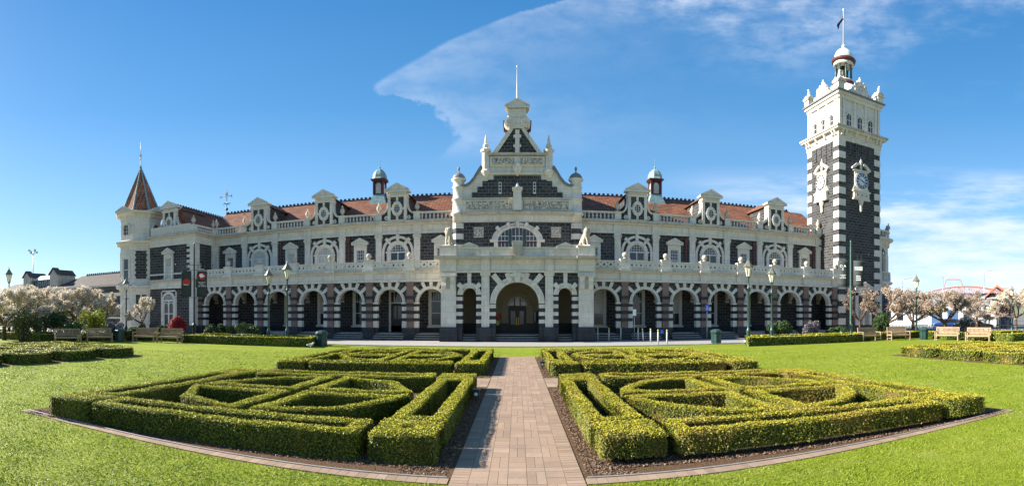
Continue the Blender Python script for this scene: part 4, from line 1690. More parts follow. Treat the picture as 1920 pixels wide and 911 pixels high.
for k in range(4):
    mt = Matrix.Rotation(k * PI / 2, 4, 'Z')
    for nm, me, p in (('parapet_pedestal', ped_me, (-KS + .1, -KS + .1, 22.94)), ('parapet_beast', beast, (-KS + .1, -KS + .1, 23.95)), ('scrolled_gable', cart, (0, -KS + .05, 22.94))):
        o = put(nm, me, ct)
        o.location = mt @ Vector(p)
        o.rotation_euler = (0, 0, k * PI / 2)
b = MB('copper_pale').lathe([(2.1, 22.94), (2.05, 23.4), (1.85, 24.0), (1.45, 24.55), (1.05, 24.8)], n=16)
b.use('oxide_red').lathe([(1.2, 24.8), (1.22, 25.0), (1.1, 25.15), (1.05, 25.2)], n=16)
b.use('limestone').lathe([(1.0, 25.2), (1.0, 25.3), (.9, 25.3)], n=16)
tpart(b, 'drum')
cm = MB('green_column').lathe([(.12, 0), (.12, .08), (.09, .12), (.085, 1.40), (.12, 1.46), (.13, 1.52)], n=8).mesh('lantern_column')
for k in range(8):
    a = PI / 8 + k * PI / 4
    put('lantern_column', cm, ct, (.82 * math.cos(a), .82 * math.sin(a), 25.3))
b = MB('limestone').lathe([(.88, 26.82), (1.02, 26.84), (1.02, 27.14), (.88, 27.16)], n=16)
b.use('oxide_red').lathe([(1.04, 27.10), (1.20, 27.22), (1.25, 27.40), (1.12, 27.48), (.95, 27.5)], n=20)
b.use('copper_pale').lathe([(1.0, 27.48), (.98, 27.65), (.90, 27.98), (.72, 28.30), (.44, 28.54), (.15, 28.64), (.09, 28.72), (.18, 28.82), (.20, 28.94), (.09, 29.08), (.06, 29.12)], n=20)
b.use('dark_timber').lathe([(.30, 25.3), (.30, 26.82)], n=10)
b.use('limestone').lathe([(.30, 25.3), (.36, 25.6), (.20, 26.1), (.12, 26.3)], 0, 0, 0, 8)
tpart(b, 'lantern_dome')
b = MB('white_paint').lathe([(.085, 29.1), (.06, 32.5), (.11, 32.55), (.10, 32.65), (0, 32.7)], n=8)
tpart(b, 'flagpole')


def clock_face():
    b = MB('limestone')
    # back board with shaped sides, open pediment and urn, bracketed apron
    b.prism([(-1.12, -1.0), (1.12, -1.0), (.84, -.45), (.84, .95), (-.84, .95), (-.84, -.45)], -.26, 0)
    b.ring(0, 0, .76, .92, 0, 360, -.42, -.26, 28)
    b.box(-1.02, 1.02, -.42, 0, .95, 1.10)
    for s in (-1, 1):
        b.prism([(s * 1.22, 1.10), (s * 1.22, 1.26), (s * .62, 1.72), (s * .40, 1.80), (s * .30, 1.62), (s * .55, 1.48), (s * .85, 1.20)], -.46, 0)
        b.ring(s * .36, 1.66, .03, .14, 0, 360, -.46, -.1, 10)
    b.lathe([(.16, 1.15), (.16, 1.5), (.08, 1.6), (.20, 1.85), (.22, 1.98), (.10, 2.05), (.12, 2.15), (.05, 2.3), (0, 2.5)], 0, -.2, 0, 10)
    b.box(-1.14, 1.14, -.62, 0, -1.14, -1.0)
    b.box(-1.0, 1.0, -.50, 0, -1.75, -1.14)
    b.box(-1.1, 1.1, -.58, 0, -1.92, -1.75)
    b.use('relief_dark')
    for x in (-.6, 0, .6): b.disc(x, -1.45, .15, -.52, -.50, 14)
    b.use('limestone')
    for x in (-.6, 0, .6): b.ring(x, -1.45, .14, .22, 0, 360, -.56, -.50, 14)
    b.lathe([(.05, -3.1), (.16, -3.0), (.15, -2.5), (.24, -2.35), (.36, -1.92)], 0, -.22, 0, 10, False)
    return b.xf(Matrix.Diagonal((.94, .60, .96, 1))).mesh('clock')


cf = clock_face()


def dial(field, mark, rim):
    b = MB(field).disc(0, 0, .63, -.29, -.262, 32)
    b.use(mark)
    if rim: b.ring(0, 0, .36, .63, 0, 360, -.30, -.29, 32)
    b.use('shed_white' if rim else mark)
    for i in range(12): b.bar(0, 0, .40, .58, 90 - 30 * i, .07 if rim else .10, -.312, -.301 if rim else -.29)
    b.use(mark)
    b.ring(0, 0, .57, .63, 0, 360, -.318, -.313, 32)
    return b.xf(Matrix.Diagonal((1.18, 1, 1.18, 1))).mesh('dial')


hm = MB('black_metal').bar(0, 0, -.10, .34, 90 - 115, .08, -.34, -.325).mesh('hour_hand')
mm = MB('black_metal').bar(0, 0, -.12, .55, 90 - 288, .055, -.36, -.345).mesh('minute_hand')
d_front = dial('shed_white', 'shed_blue', True)
d_left = dial('shed_white', 'black_metal', False)
for k, d in ((0, d_front), (3, d_left)):
    mt = Matrix.Rotation(k * PI / 2, 4, 'Z') @ Matrix.Translation((0 if k == 0 else 0, -KS, 14.75))
    o = put('clock', cf, ct)
    o.location = mt.translation
    o.rotation_euler = (0, 0, k * PI / 2)
    put('dial', d, o)
    put('hour_hand', hm, o)
    put('minute_hand', mm, o)
# doorway at the tower's foot
b = MB('limestone')
b.box(-1.0, -.7, -.2, 0, .9, 4.0).box(.7, 1.0, -.2, 0, .9, 4.0).box(-1.0, 1.0, -.2, 0, 3.75, 4.3).box(-.1, .1, -.16, 0, .9, 3.75)
pediment(b, 1.2, 4.3, 5.0, -.4, 0, .14)
b.use('dark_glass').box(-.7, -.1, -.04, 0, 2.6, 3.75).box(.1, .7, -.04, 0, 2.6, 3.75)
b.use('shed_grey').box(-.7, -.1, -.06, 0, .9, 2.6).box(.1, .7, -.06, 0, .9, 2.6)
b.use('black_metal')
for i in range(6): b.box(-.62 + i * .23, -.60 + i * .23, -.06, -.04, 2.6, 3.75)
b.xf(Matrix.Translation((.35, 0, 0)))
tpart(b, 'doorway', k=0)

# the flag, streaming limply from the tower's pole
b = MB('flag_navy')
fv, ff = [], []
nx, nz = 14, 5
for i in range(nx + 1):
    for j in range(nz + 1):
        u, v_ = i / nx, j / nz
        x = -.06 - 1.0 * u ** 1.2 + .06 * math.sin(7 * u + 2 * v_)
        y = .10 * math.sin(9 * u + 3 * v_) - .25 * u
        z = 32.2 - 1.75 * u - .55 * v_ * (1 - .25 * u) + .04 * math.sin(8 * u)
        fv.append((x, y, z))
fid = lambda i, j: i * (nz + 1) + j
cells = {'flag_navy': [], 'flag_red': [], 'banner_white': []}
for i in range(nx):
    for j in range(nz):
        c = 'flag_navy'
        if i < 5:
            c = 'flag_red' if j == 1 or i == 2 else ('banner_white' if (i + j) % 2 else 'flag_navy')
            if j > 2: c = 'flag_navy'
        elif (i, j) in ((8, 1), (10, 3), (11, 1), (9, 4)): c = 'flag_red'
        cells[c].append((fid(i, j), fid(i + 1, j), fid(i + 1, j + 1), fid(i, j + 1)))
for c, fs in cells.items():
    b.use(c).add(fv if False else list(fv), fs, True)
o = b.build('flag', None, (KX, KY, 0))
tag(o, 'navy blue flag with red cross corner hanging from the pole on the clock tower', 'flag')


# ------------------------------------------------------------------ stone lions on the porch
def lion(flip, label):
    """seated lion, one continuous body grown over a skeleton"""
    def grow(nodes, edges, root):
        me = bpy.data.meshes.new('lion_statue')
        me.from_pydata([n[:3] for n in nodes], edges, [])
        o = bpy.data.objects.new('lion_statue', me)
        C.objects.link(o)
        m = o.modifiers.new('skin', 'SKIN')
        for i, n in enumerate(nodes):
            me.skin_vertices[0].data[i].radius = (n[3], n[3])
            me.skin_vertices[0].data[i].use_root = i == root
        s = o.modifiers.new('sub', 'SUBSURF')
        s.levels = s.render_levels = 2
        return o
    # x is forward
    nodes = [(-.30, 0, .22, .20), (-.12, 0, .46, .20), (.06, 0, .70, .21), (.14, 0, .92, .23), (.22, 0, 1.08, .19), (.38, 0, 1.06, .11),
             (.16, .13, .62, .11), (.26, .14, .32, .075), (.28, .14, .05, .07), (.38, .14, .03, .06),
             (.16, -.13, .62, .11), (.26, -.14, .32, .075), (.28, -.14, .05, .07), (.38, -.14, .03, .06),
             (-.22, .2, .2, .15), (.02, .24, .24, .10), (-.04, .24, .05, .07), (.14, .24, .04, .06),
             (-.22, -.2, .2, .15), (.02, -.24, .24, .10), (-.04, -.24, .05, .07), (.14, -.24, .04, .06),
             (-.48, 0, .08, .05), (-.55, .12, .05, .04)]
    edges = [(0, 1), (1, 2), (2, 3), (3, 4), (4, 5), (2, 6), (6, 7), (7, 8), (8, 9), (2, 10), (10, 11), (11, 12), (12, 13), (0, 14), (14, 15), (15, 16), (16, 17),
             (0, 18), (18, 19), (19, 20), (20, 21), (0, 22), (22, 23)]
    o = grow(nodes, edges, 0)
    o.data.materials.append(M['limestone_aged'])
    tag(o, label, 'statue')
    b = MB('limestone_aged')
    b.ball(.16, 0, .98, .30, 12, 9, .8, .95, 1.05)
    for s in (-1, 1): b.ball(.20, s * .16, 1.26, .06, 8, 6).ball(.36, s * .07, 1.14, .03, 6, 5)
    b.ball(.48, 0, 1.04, .05, 8, 6)
    b.build('mane', o)
    b = MB('limestone').box(-.5, .55, -.32, .32, -.06, .0)
    b.build('base', o)
    return o


o = lion(1, 'seated pale stone lion on the porch corner left of the entrance, facing the lawn')
o.location = (-4.85, QY + .15, 6.88)
o.rotation_euler = (0, 0, R(-110))
o = lion(-1, 'seated pale stone lion on the porch corner nearer the clock tower, facing outwards')
o.location = (4.85, QY + .15, 6.88)
o.rotation_euler = (0, 0, R(-35))

# ------------------------------------------------------------------ low platform wing far left
pwg = thing('station_wing', 'low dark stone wing with grey tiled roof and glazed roof monitor', 'building', (-56, 42, 0))
WO = Matrix.Translation((56, -42, 0))
b = MB('basalt').box(-72, -37, 40, 48, 0, 5.3)
b.use('limestone').box(-72, -37, 39.9, 40, 4.1, 4.5).box(-72, -37, 39.94, 40, 2.9, 3.1).box(-72, -37, 39.94, 40, 1.4, 1.6)
b.use('limestone').box(-72, -37, 39.75, 40.1, 5.3, 5.5)
b.xf(WO).build('wall', pwg)
b = MB('grey_tile')
b.prismx([(39.7, 5.45), (44, 7.3), (48.3, 5.45)], -54, -37)
b.prismx([(39.7, 5.45), (44, 7.0), (48.3, 5.45)], -72, -54.02)
b.join(crest(-53, -37.2, 44, 7.3))
b.xf(WO).build('roof', pwg)
for x in (-63.2, -56.2):
    b = MB('limestone_aged').prism([(-.95, 5.5), (.95, 5.5), (.95, 7.5), (0, 8.35), (-.95, 7.5)], 40.6, 41.0)
    b.use('grey_tile').prism([(-1.1, 7.45), (0, 8.4), (1.1, 7.45), (1.1, 7.56), (0, 8.52), (-1.1, 7.56)], 40.4, 41.4)
    b.use('limestone_aged').box(-.9, .9, 41.0, 43.8, 5.5, 7.4).use('grey_tile').prism([(-.95, 7.4), (.95, 7.4), (0, 8.25)], 41.4, 44)
    b.xf(WO @ Matrix.Translation((x, 0, 0))).build('gable', pwg)
b = MB('dark_glass').box(-62.2, -57.2, 41.2, 43, 5.7, 7.0)
b.use('shed_grey')
for i in range(11): b.box(-62.2 + i * .5, -62.1 + i * .5, 41.14, 41.2, 5.7, 7.0)
b.use('copper_pale').prismx([(40.8, 6.95), (42.5, 7.75), (44, 6.95)], -62.3, -57.1)
b.xf(WO).build('roof_monitor', pwg)

# ------------------------------------------------------------------ gardens
def rrect(hx, hy, r, n=5, per=10):
    """rounded rectangle with a fixed number of points, so outlines can be paired"""
    r = min(r, hx - .001, hy - .001)
    pts = []
    for cx, cy, a in ((hx - r, -hy + r, -90), (hx - r, hy - r, 0), (-hx + r, hy - r, 90), (-hx + r, -hy + r, 180)):
        for i in range(n + 1):
            t = R(a + 90 * i / n)
            pts.append((cx + r * math.cos(t), cy + r * math.sin(t)))
    return np.array(pts)


def dense(o, i, step=.16):
    """resample paired outlines so that long sides get more points"""
    O, I = [], []
    k = len(o)
    for a in range(k):
        b_ = (a + 1) % k
        m = max(1, int(np.linalg.norm(o[b_] - o[a]) / step))
        for q in range(m):
            f = q / m
            O.append(o[a] * (1 - f) + o[b_] * f)
            I.append(i[a] * (1 - f) + i[b_] * f)
    return np.array(O), np.array(I)


def sector(Rr, w_, gap, n):
    """quarter of a disc, outline and hollow, corner at the origin"""
    def outl(off, rad, n):
        lo = math.asin(min(.99, off / rad))
        arc = [(rad * math.cos(lo + (PI / 2 - 2 * lo) * i / n), rad * math.sin(lo + (PI / 2 - 2 * lo) * i / n)) for i in range(n + 1)]
        x1, y1 = arc[0]
        side1 = [(off + (x1 - off) * i / 5, off) for i in range(5)]
        x2, y2 = arc[-1]
        side2 = [(off, y2 + (off - y2) * i / 5) for i in range(1, 5)]
        return np.array(side1 + arc + side2)
    return outl(gap, Rr, n), outl(gap + w_, Rr - w_, n)


GREEN_GRP = None


def hedge(name, outer, inner, h, dens, leaf, label, group, mat_='box_leaf', warp=True, cat='hedge', holes=0.0):
    """clipped hedge following a closed loop: a dense core and thousands of small leaves over it"""
    cx, cy = outer.mean(0)
    O, I = dense(outer, inner)
    k = len(O)
    hz = lambda p: h + .022 * lowfreq(p[:, 0], p[:, 1], 0, 1.3)
    cin = .05
    mid = (O + I) / 2
    o2 = O + (mid - O) * (cin / np.maximum(np.linalg.norm(mid - O, axis=1), .05))[:, None]
    i2 = I + (mid - I) * (cin / np.maximum(np.linalg.norm(mid - I, axis=1), .05))[:, None]
    V = np.concatenate([np.c_[o2, np.full(k, .0 if not holes else .10)], np.c_[o2, hz(O) - .05], np.c_[i2, hz(I) - .05], np.c_[i2, np.full(k, .0 if not holes else .10)]])
    idx = np.arange(k)
    nx = (idx + 1) % k
    Fq = np.concatenate([np.c_[idx + a * k, nx + a * k, nx + (a + 1) * k, idx + (a + 1) * k] for a in range(3)])
    seg = O[nx] - O
    sl = np.linalg.norm(seg, axis=1)
    seg2 = I[nx] - I
    sl2 = np.linalg.norm(seg2, axis=1)
    wid = np.linalg.norm(O - I, axis=1)
    P_, N_ = [], []

    def pick(wts, n):
        return rng.choice(k, n, p=wts / wts.sum())
    # top
    aw_ = (sl + sl2) / 2 * wid
    n = int(aw_.sum() * dens * 1.15)
    s_ = pick(aw_, n)
    f, t = rng.random(n)[:, None], rng.random(n)[:, None]
    p = (O[s_] * (1 - f) + O[nx[s_]] * f) * (1 - t) + (I[s_] * (1 - f) + I[nx[s_]] * f) * t
    edge = np.minimum(t, 1 - t)[:, 0] * wid[s_]
    z = hz(p) - .035 * np.exp(-edge / .03) + rng.normal(0, .010, n)
    P_.append(np.c_[p, z])
    N_.append(np.tile((0, 0, 1.0), (n, 1)))
    # sides
    for A, sgl, sg, far in ((O, sl, seg, mid), (I, sl2, seg2, mid)):
        n = int((sgl * h).sum() * dens)
        s_ = pick(sgl + 1e-6, n)
        f = rng.random(n)[:, None]
        p = A[s_] * (1 - f) + A[nx[s_]] * f
        nd = A[s_] - far[s_]
        nd /= np.linalg.norm(nd, axis=1)[:, None] + 1e-6
        z = rng.random(n) * (h - .02) + .01
        if holes: z = .08 + z * (h - .1) / h
        ns = np.c_[nd, np.full(n, .15)]
        bulge = .020 * lowfreq(p[:, 0], p[:, 1], z, 2.0) - .03 * np.exp(-(h - z) / .03) + rng.normal(0, .012, n) - .02
        p = p + nd * bulge[:, None]
        P_.append(np.c_[p, z])
        N_.append(ns)
    kt = len(P_[0])
    P_, N_ = np.concatenate(P_), np.concatenate(N_)
    lv, lf, lr = leaf_quads(P_, N_, leaf, .42)
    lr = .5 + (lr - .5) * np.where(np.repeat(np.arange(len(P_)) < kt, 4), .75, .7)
    # fresh yellow growth on tops, greener sides; tint also paints in sun and shade
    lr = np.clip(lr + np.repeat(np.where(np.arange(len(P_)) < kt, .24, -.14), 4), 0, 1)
    v = np.concatenate([V, lv])
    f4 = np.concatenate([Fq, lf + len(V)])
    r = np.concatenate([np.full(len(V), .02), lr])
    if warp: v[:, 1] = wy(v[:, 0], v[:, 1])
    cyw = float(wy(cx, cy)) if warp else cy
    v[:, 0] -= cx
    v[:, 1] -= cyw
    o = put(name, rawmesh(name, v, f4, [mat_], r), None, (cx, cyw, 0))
    tag(o, label, cat, group)
    return o


HW = .26
WHERE = {(-1, 0): 'near left', (1, 0): 'near right', (-1, 1): 'far left', (1, 1): 'far right'}


def front(x):
    """line of the edging before the near beds"""
    return 5.86 - .0052 * x * x


def knot_bed(sx, row):
    """four corner cushions, four looped borders, four quarter knots in the middle"""
    near = row == 0
    y0, y1 = (6.30, 13.05) if near else (15.6, 22.3)
    xa, xb = 1.06, 7.86
    wh = WHERE[(sx, row)]
    d = 3300 if near else 1000
    lf = .0138 if near else .025
    H = .41
    mt = 'box_leaf' if sx < 0 else 'box_leaf_dry'
    grp = 'clipped box hedges of the four knot beds'
    B = .95
    BB = .88
    cxm, cym = (xa + xb) / 2, (y0 + y1) / 2

    def loop(hx, hy, w_, cx, cy, r, nm, **kw):
        o = rrect(hx, hy, r)
        i = rrect(hx - w_, hy - w_, max(.02, r - w_ * .6))
        o, i = o + (cx, cy), i + (cx, cy)
        if sx < 0:
            o, i = o * (-1, 1), i * (-1, 1)
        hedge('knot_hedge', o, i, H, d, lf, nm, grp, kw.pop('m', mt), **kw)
    messy = near and sx > 0
    for ix, cx in ((0, xa + B / 2), (1, xb - B / 2)):
        for iy, cy in ((0, y0 + B / 2), (1, y1 - B / 2)):
            side = 'path' if ix == 0 else 'outer'
            fb = 'front' if iy == 0 else 'back'
            loop(B / 2 - .01, B / 2 - .01, .38, cx, cy, .07, f'square cushion hedge at the {fb} {side} corner of the {wh} knot bed', holes=1.0 if messy and iy == 0 else 0)
    gx = .12
    loop((xb - xa) / 2 - B - gx, BB / 2, HW, cxm, y0 + BB / 2, .10, f'long looped hedge along the front edge of the {wh} knot bed', holes=1.0 if messy else 0)
    loop((xb - xa) / 2 - B - gx, BB / 2, HW, cxm, y1 - BB / 2, .10, f'long looped hedge along the back edge of the {wh} knot bed')
    loop(BB / 2, (y1 - y0) / 2 - B - .01, HW, xa + BB / 2, cym, .10, f'long looped hedge beside the path on the {wh} knot bed')
    loop(BB / 2, (y1 - y0) / 2 - B - .01, HW, xb - BB / 2, cym, .10, f'long looped hedge on the outer side of the {wh} knot bed')
    o0, i0 = sector(2.38, .27, .13, 2 if sx < 0 else 5)
    for qx in (-1, 1):
        for qy in (-1, 1):
            o, i = o0 * (qx, qy) + (cxm, cym), i0 * (qx, qy) + (cxm, cym)
            if sx < 0: o, i = o * (-1, 1), i * (-1, 1)
            side = 'path' if qx < 0 else 'outer'
            fb = 'front' if qy < 0 else 'back'
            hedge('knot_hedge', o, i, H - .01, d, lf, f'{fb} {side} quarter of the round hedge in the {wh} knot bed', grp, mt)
    # soil of the bed
    n = 14
    xs = [sx * (.80 + (8.56 - .80) * i / n) for i in range(n + 1)]
    ya, yb = (y0 - .42, y1 + .25) if near else (y0 - .35, y1 + .25)
    poly = [(x, front(x) if near else float(wy(x, ya))) for x in xs] + [(x, float(wy(x, yb))) for x in xs[::-1]]
    sheet('soil_bed', poly, .006, 'soil')


for row in (0, 1):
    for sx in (-1, 1):
        knot_bed(sx, row)

# --- paved path, cross walk and front edging: every paver its own little slab
b = MB('paver')
pv, pf, pr = [], [], []


def slab(x0, x1, y0, y1, z=.016, warp=False):
    g = .0022
    x0, x1, y0, y1 = x0 + g, x1 - g, y0 + g, y1 - g
    zz = z + random.uniform(-.0006, .0006)
    k = len(pv)
    co = [(x0, y0), (x1, y0), (x1, y1), (x0, y1)]
    if warp: co = [(x, float(wy(x, y))) for x, y in co]
    pv.extend([(x, y, 0) for x, y in co] + [(x, y, zz) for x, y in co])
    pf.extend([(k + 4, k + 5, k + 6, k + 7), (k, k + 1, k + 5, k + 4), (k + 1, k + 2, k + 6, k + 5), (k + 2, k + 3, k + 7, k + 6), (k + 3, k, k + 4, k + 7)])
    pr.extend([min(1, max(0, random.gauss(.5, .16)))] * 8)


def edge_slab(x0, x1):
    """one paver of the front edging, following its line"""
    k = len(pv)
    g = .0022
    x0, x1 = x0 + g, x1 - g
    wd = .20 - .007 * abs(x0)
    co = [(x0, front(x0) - wd), (x1, front(x1) - wd), (x1, front(x1)), (x0, front(x0))]
    pv.extend([(x, y, 0) for x, y in co] + [(x, y, .014) for x, y in co])
    pf.extend([(k + 4, k + 5, k + 6, k + 7), (k, k + 1, k + 5, k + 4), (k + 1, k + 2, k + 6, k + 5), (k + 2, k + 3, k + 7, k + 6), (k + 3, k, k + 4, k + 7)])
    pr.extend([min(1, max(0, random.gauss(.45, .18)))] * 8)


y = 2.0
while y < 22.6:
    for x in (-.80, .58): slab(x, x + .22, y, y + .098)
    y += .10
y = 2.0
mode = 0
cols = [-.58, -.35, -.116, .116, .35, .58]
while y < 22.5:
    if mode % 3 == 2:
        for c in range(5): slab(cols[c], cols[c + 1], y, y + .16)
        y += .16
    else:
        for c in range(5):
            if (c + mode) % 2:
                xm = (cols[c] + cols[c + 1]) / 2
                slab(cols[c], xm, y, y + .46)
                slab(xm, cols[c + 1], y, y + .46)
            else:
                for q in range(2): slab(cols[c], cols[c + 1], y + .23 * q, y + .23 * (q + 1))
        y += .46
    mode += 1
for s in (-1, 1):
    # cross walk between the near and far beds
    for i in range(34):
        for j in range(8):
            slab(s * .82 + s * .23 * i if s > 0 else -.82 - .23 * (i + 1), s * .82 + .23 * (i + 1) if s > 0 else -.82 - .23 * i, 13.25 + .22 * j, 13.25 + .22 * (j + 1), warp=True)
    # front edging
    for i in range(62):
        a0 = .82 + .125 * i
        x0, x1 = (a0, a0 + .125) if s > 0 else (-a0 - .125, -a0)
        edge_slab(x0, x1)
o = put('brick_path', rawmesh('brick_path', np.array(pv), np.array(pf), ['paver'], np.array(pr)))
o['kind'] = 'structure'
sheet('path_bedding', [(-.80, 1.9), (.80, 1.9), (.80, 22.6), (-.80, 22.6)], .003, 'soil')
# thin metal edging strip in front of each near bed
for s in (-1, 1):
    b = MB('kerb_metal')
    xs = [s * (.85 + (8.5 - .85) * i / 24) for i in range(25)]
    for a, c in zip(xs[:-1], xs[1:]):
        b.tube((a, front(a) + .02, .018), (c, front(c) + .02, .018), .014, .014, 6)
    tag(b.build('edging_strip'), f'thin pale edging strip in front of the near {"left" if s < 0 else "right"} knot bed', 'edging')
# bark chips over the soil
cp = []
for s in (-1, 1):
    n = 9000
    x = s * rng.uniform(.86, 1.5, n)
    yy = np.where(rng.random(n) < .55, rng.uniform(5.95, 13.1, n), rng.uniform(15.2, 22.4, n))
    cp.append(np.c_[x, yy])
    n = 6000
    cp.append(np.c_[s * rng.uniform(.9, 8.4, n), rng.uniform(6.2, 6.6, n)])
    cp.append(np.c_[s * rng.uniform(1.9, 7.2, n), rng.uniform(6.9, 12.1, n)])
cp = np.concatenate(cp)
cz = np.c_[cp[:, 0], wy(cp[:, 0], cp[:, 1]), .012 + rng.random(len(cp)) * .012]
v, f, r = leaf_quads(cz, np.tile((0, 0, 1.0), (len(cz), 1)), .016, .5)
tag(put('bark_mulch', rawmesh('bark_mulch', v, f, ['mulch_chip'], r)), None, None, None, 'stuff')

# --- side beds with scalloped hedges
for s in (-1, 1):
    wh = 'left' if s < 0 else 'right'
    grp = 'scalloped low hedges of the two side beds'
    ys = [(7.4, 9.7), (9.8, 12.1), (12.2, 14.5), (14.6, 16.9)]
    xs = [(16.3, 18.3), (18.4, 20.5), (20.6, 22.7)]
    for j, (a, c) in enumerate(ys):
        for i, (p, q) in enumerate(xs):
            hx, hy = (q - p) / 2 - .02, (c - a) / 2 - .02
            o = rrect(hx, hy, .75 if i == 0 else .3)
            n_ = rrect(hx - .5, hy - .5, .35)
            if i == 0: o = o * (1, 1)
            o, n_ = (o + ((p + q) / 2, (a + c) / 2)) * (s, 1), (n_ + ((p + q) / 2, (a + c) / 2)) * (s, 1)
            rw = ('first', 'second', 'third', 'fourth')[j]
            cl = ('lawn edge', 'middle', 'outer')[i]
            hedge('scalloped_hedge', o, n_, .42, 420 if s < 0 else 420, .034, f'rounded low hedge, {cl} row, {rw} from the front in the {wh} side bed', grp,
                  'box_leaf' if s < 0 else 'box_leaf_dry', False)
    sheet('soil_bed', [(s * 16.2, 7.2), (s * 22.9, 7.2), (s * 22.9, 17.05), (s * 16.2, 17.05)], .006, 'soil')

# --- flower beds behind the lawn, edged with clipped hedges
def edge_bed(pts, name, label, grp='low hedges framing the flower beds'):
    o = np.array(pts, float)
    c = o.mean(0)
    i = []
    k = len(o)
    for a in range(k):
        d1 = o[a] - o[a - 1]
        d2 = o[(a + 1) % k] - o[a]
        d1 /= np.linalg.norm(d1)
        d2 /= np.linalg.norm(d2)
        n1, n2 = np.array((-d1[1], d1[0])), np.array((-d2[1], d2[0]))
        i.append(o[a] + (n1 + n2) * .48 / (1 + n1.dot(n2)))
    i = np.array(i)
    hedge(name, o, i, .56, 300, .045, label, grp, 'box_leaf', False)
    sheet('soil_bed', [tuple(p) for p in i], .006, 'soil')
    return i


def flowers(poly, n, name='flowers'):
    poly = np.array(poly)
    x0, y0 = poly.min(0)
    x1, y1 = poly.max(0)
    p = np.c_[rng.uniform(x0, x1, n), rng.uniform(y0, y1, n), np.abs(rng.normal(.25, .12, n))]
    v, f, r = leaf_quads(p, np.tile((0, -.3, 1.0), (n, 1)), .07, .7)
    tag(put(name, rawmesh(name, v, f, ['bed_flowers'], r)), None, None, None, 'stuff')


for pts, lab in (([(-21.2, 26.0), (-11.9, 26.4), (-12.4, 29.2), (-21.2, 29.2)], 'low hedge frame round the flower bed left of the road, beside the lamp posts'),
                 ([(13.5, 26.6), (22.6, 26.6), (24, 29.2), (14.6, 29.2)], 'low hedge frame round the flower bed below the clock tower'),
                 ([(-44, 19.2), (-28.2, 19.2), (-28.2, 22.5), (-44, 22.5)], 'low hedge frame round the bed behind the left benches'),
                 ([(29.5, 18.6), (44, 18.6), (44, 22.6), (29.5, 22.6)], 'low hedge frame round the white flowers beside the pale benches')):
    i = edge_bed(pts, 'flower_bed_hedge', lab)
    flowers(i, 1600)
# hedge strips behind the benches
for pts, lab in (([(-28.0, 26.6), (-21.4, 26.6), (-21.4, 27.4), (-28.0, 27.4)], 'straight low hedge behind the left benches near the turret'),
                 ([(-28.2, 22.8), (-27.3, 22.8), (-27.3, 26.4), (-28.2, 26.4)], 'short low hedge strip beside the left bin'),
                 ([(22.8, 27.4), (29.8, 27.4), (29.8, 28.2), (22.8, 28.2)], 'straight low hedge behind the dark benches by the tower'),
                 ([(29.4, 22.8), (30.2, 22.8), (30.2, 27.2), (29.4, 27.2)], 'short low hedge strip beside the right bin')):
    o = np.array(pts)
    c = o.mean(0)
    i = np.array([(p[0] + np.sign(c[0] - p[0]) * .36, p[1] + np.sign(c[1] - p[1]) * .36) for p in o])
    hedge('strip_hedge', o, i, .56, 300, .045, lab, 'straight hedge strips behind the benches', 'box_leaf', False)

# --- grass blades near the viewer
def in_bed(x, y):
    y2 = y + .0150 * np.minimum(x * x, 75)
    return (np.abs(x) < .81) | ((np.abs(x) < 8.62) & (y > front(x) - .2 + .007 * np.abs(x)) & (y2 < 22.5))


bl = []
for n, r0, r1 in ((260000, 4.6, 27.0),):
    rr = r0 * (r1 / r0) ** (rng.random(n) ** 1.15)
    a = rng.uniform(-1.09, 1.07, n)
    x, y = rr * np.sin(a), rr * np.cos(a)
    ok = ~in_bed(x, y) & ~((np.abs(x) > 16.2) & (y > 7.2) & (y < 17.1)) & (y < 25.8) & (np.abs(x) < 25)
    bl.append(np.c_[x[ok], y[ok], rr[ok]])
bl = np.concatenate(bl)
n = len(bl)
hgt = rng.uniform(.009, .025, n) * (1 + .5 * lowfreq(bl[:, 0], bl[:, 1], 0, .8))
wd = rng.uniform(.004, .008, n) * np.clip(bl[:, 2] / 7, 1, 2.6)
an = rng.uniform(0, 2 * PI, n)
ln = rng.normal(0, .022, (n, 2))
dx, dy = np.cos(an) * wd, np.sin(an) * wd
V = np.empty((n, 4, 3))
V[:, 0] = np.c_[bl[:, 0] - dx, bl[:, 1] - dy, np.zeros(n)]
V[:, 1] = np.c_[bl[:, 0] + dx, bl[:, 1] + dy, np.zeros(n)]
V[:, 2] = np.c_[bl[:, 0] + ln[:, 0] + dx * .25, bl[:, 1] + ln[:, 1] + dy * .25, hgt]
V[:, 3] = np.c_[bl[:, 0] + ln[:, 0] - dx * .25, bl[:, 1] + ln[:, 1] - dy * .25, hgt]
tag(put('grass', rawmesh('grass', V.reshape(-1, 3), np.arange(n * 4).reshape(-1, 4), ['grass_blade'], np.repeat(np.clip(rng.normal(.5, .13, n) + .12 * lowfreq(bl[:, 0], bl[:, 1], 0, .6), 0, 1), 4))), None, None, None, 'stuff')
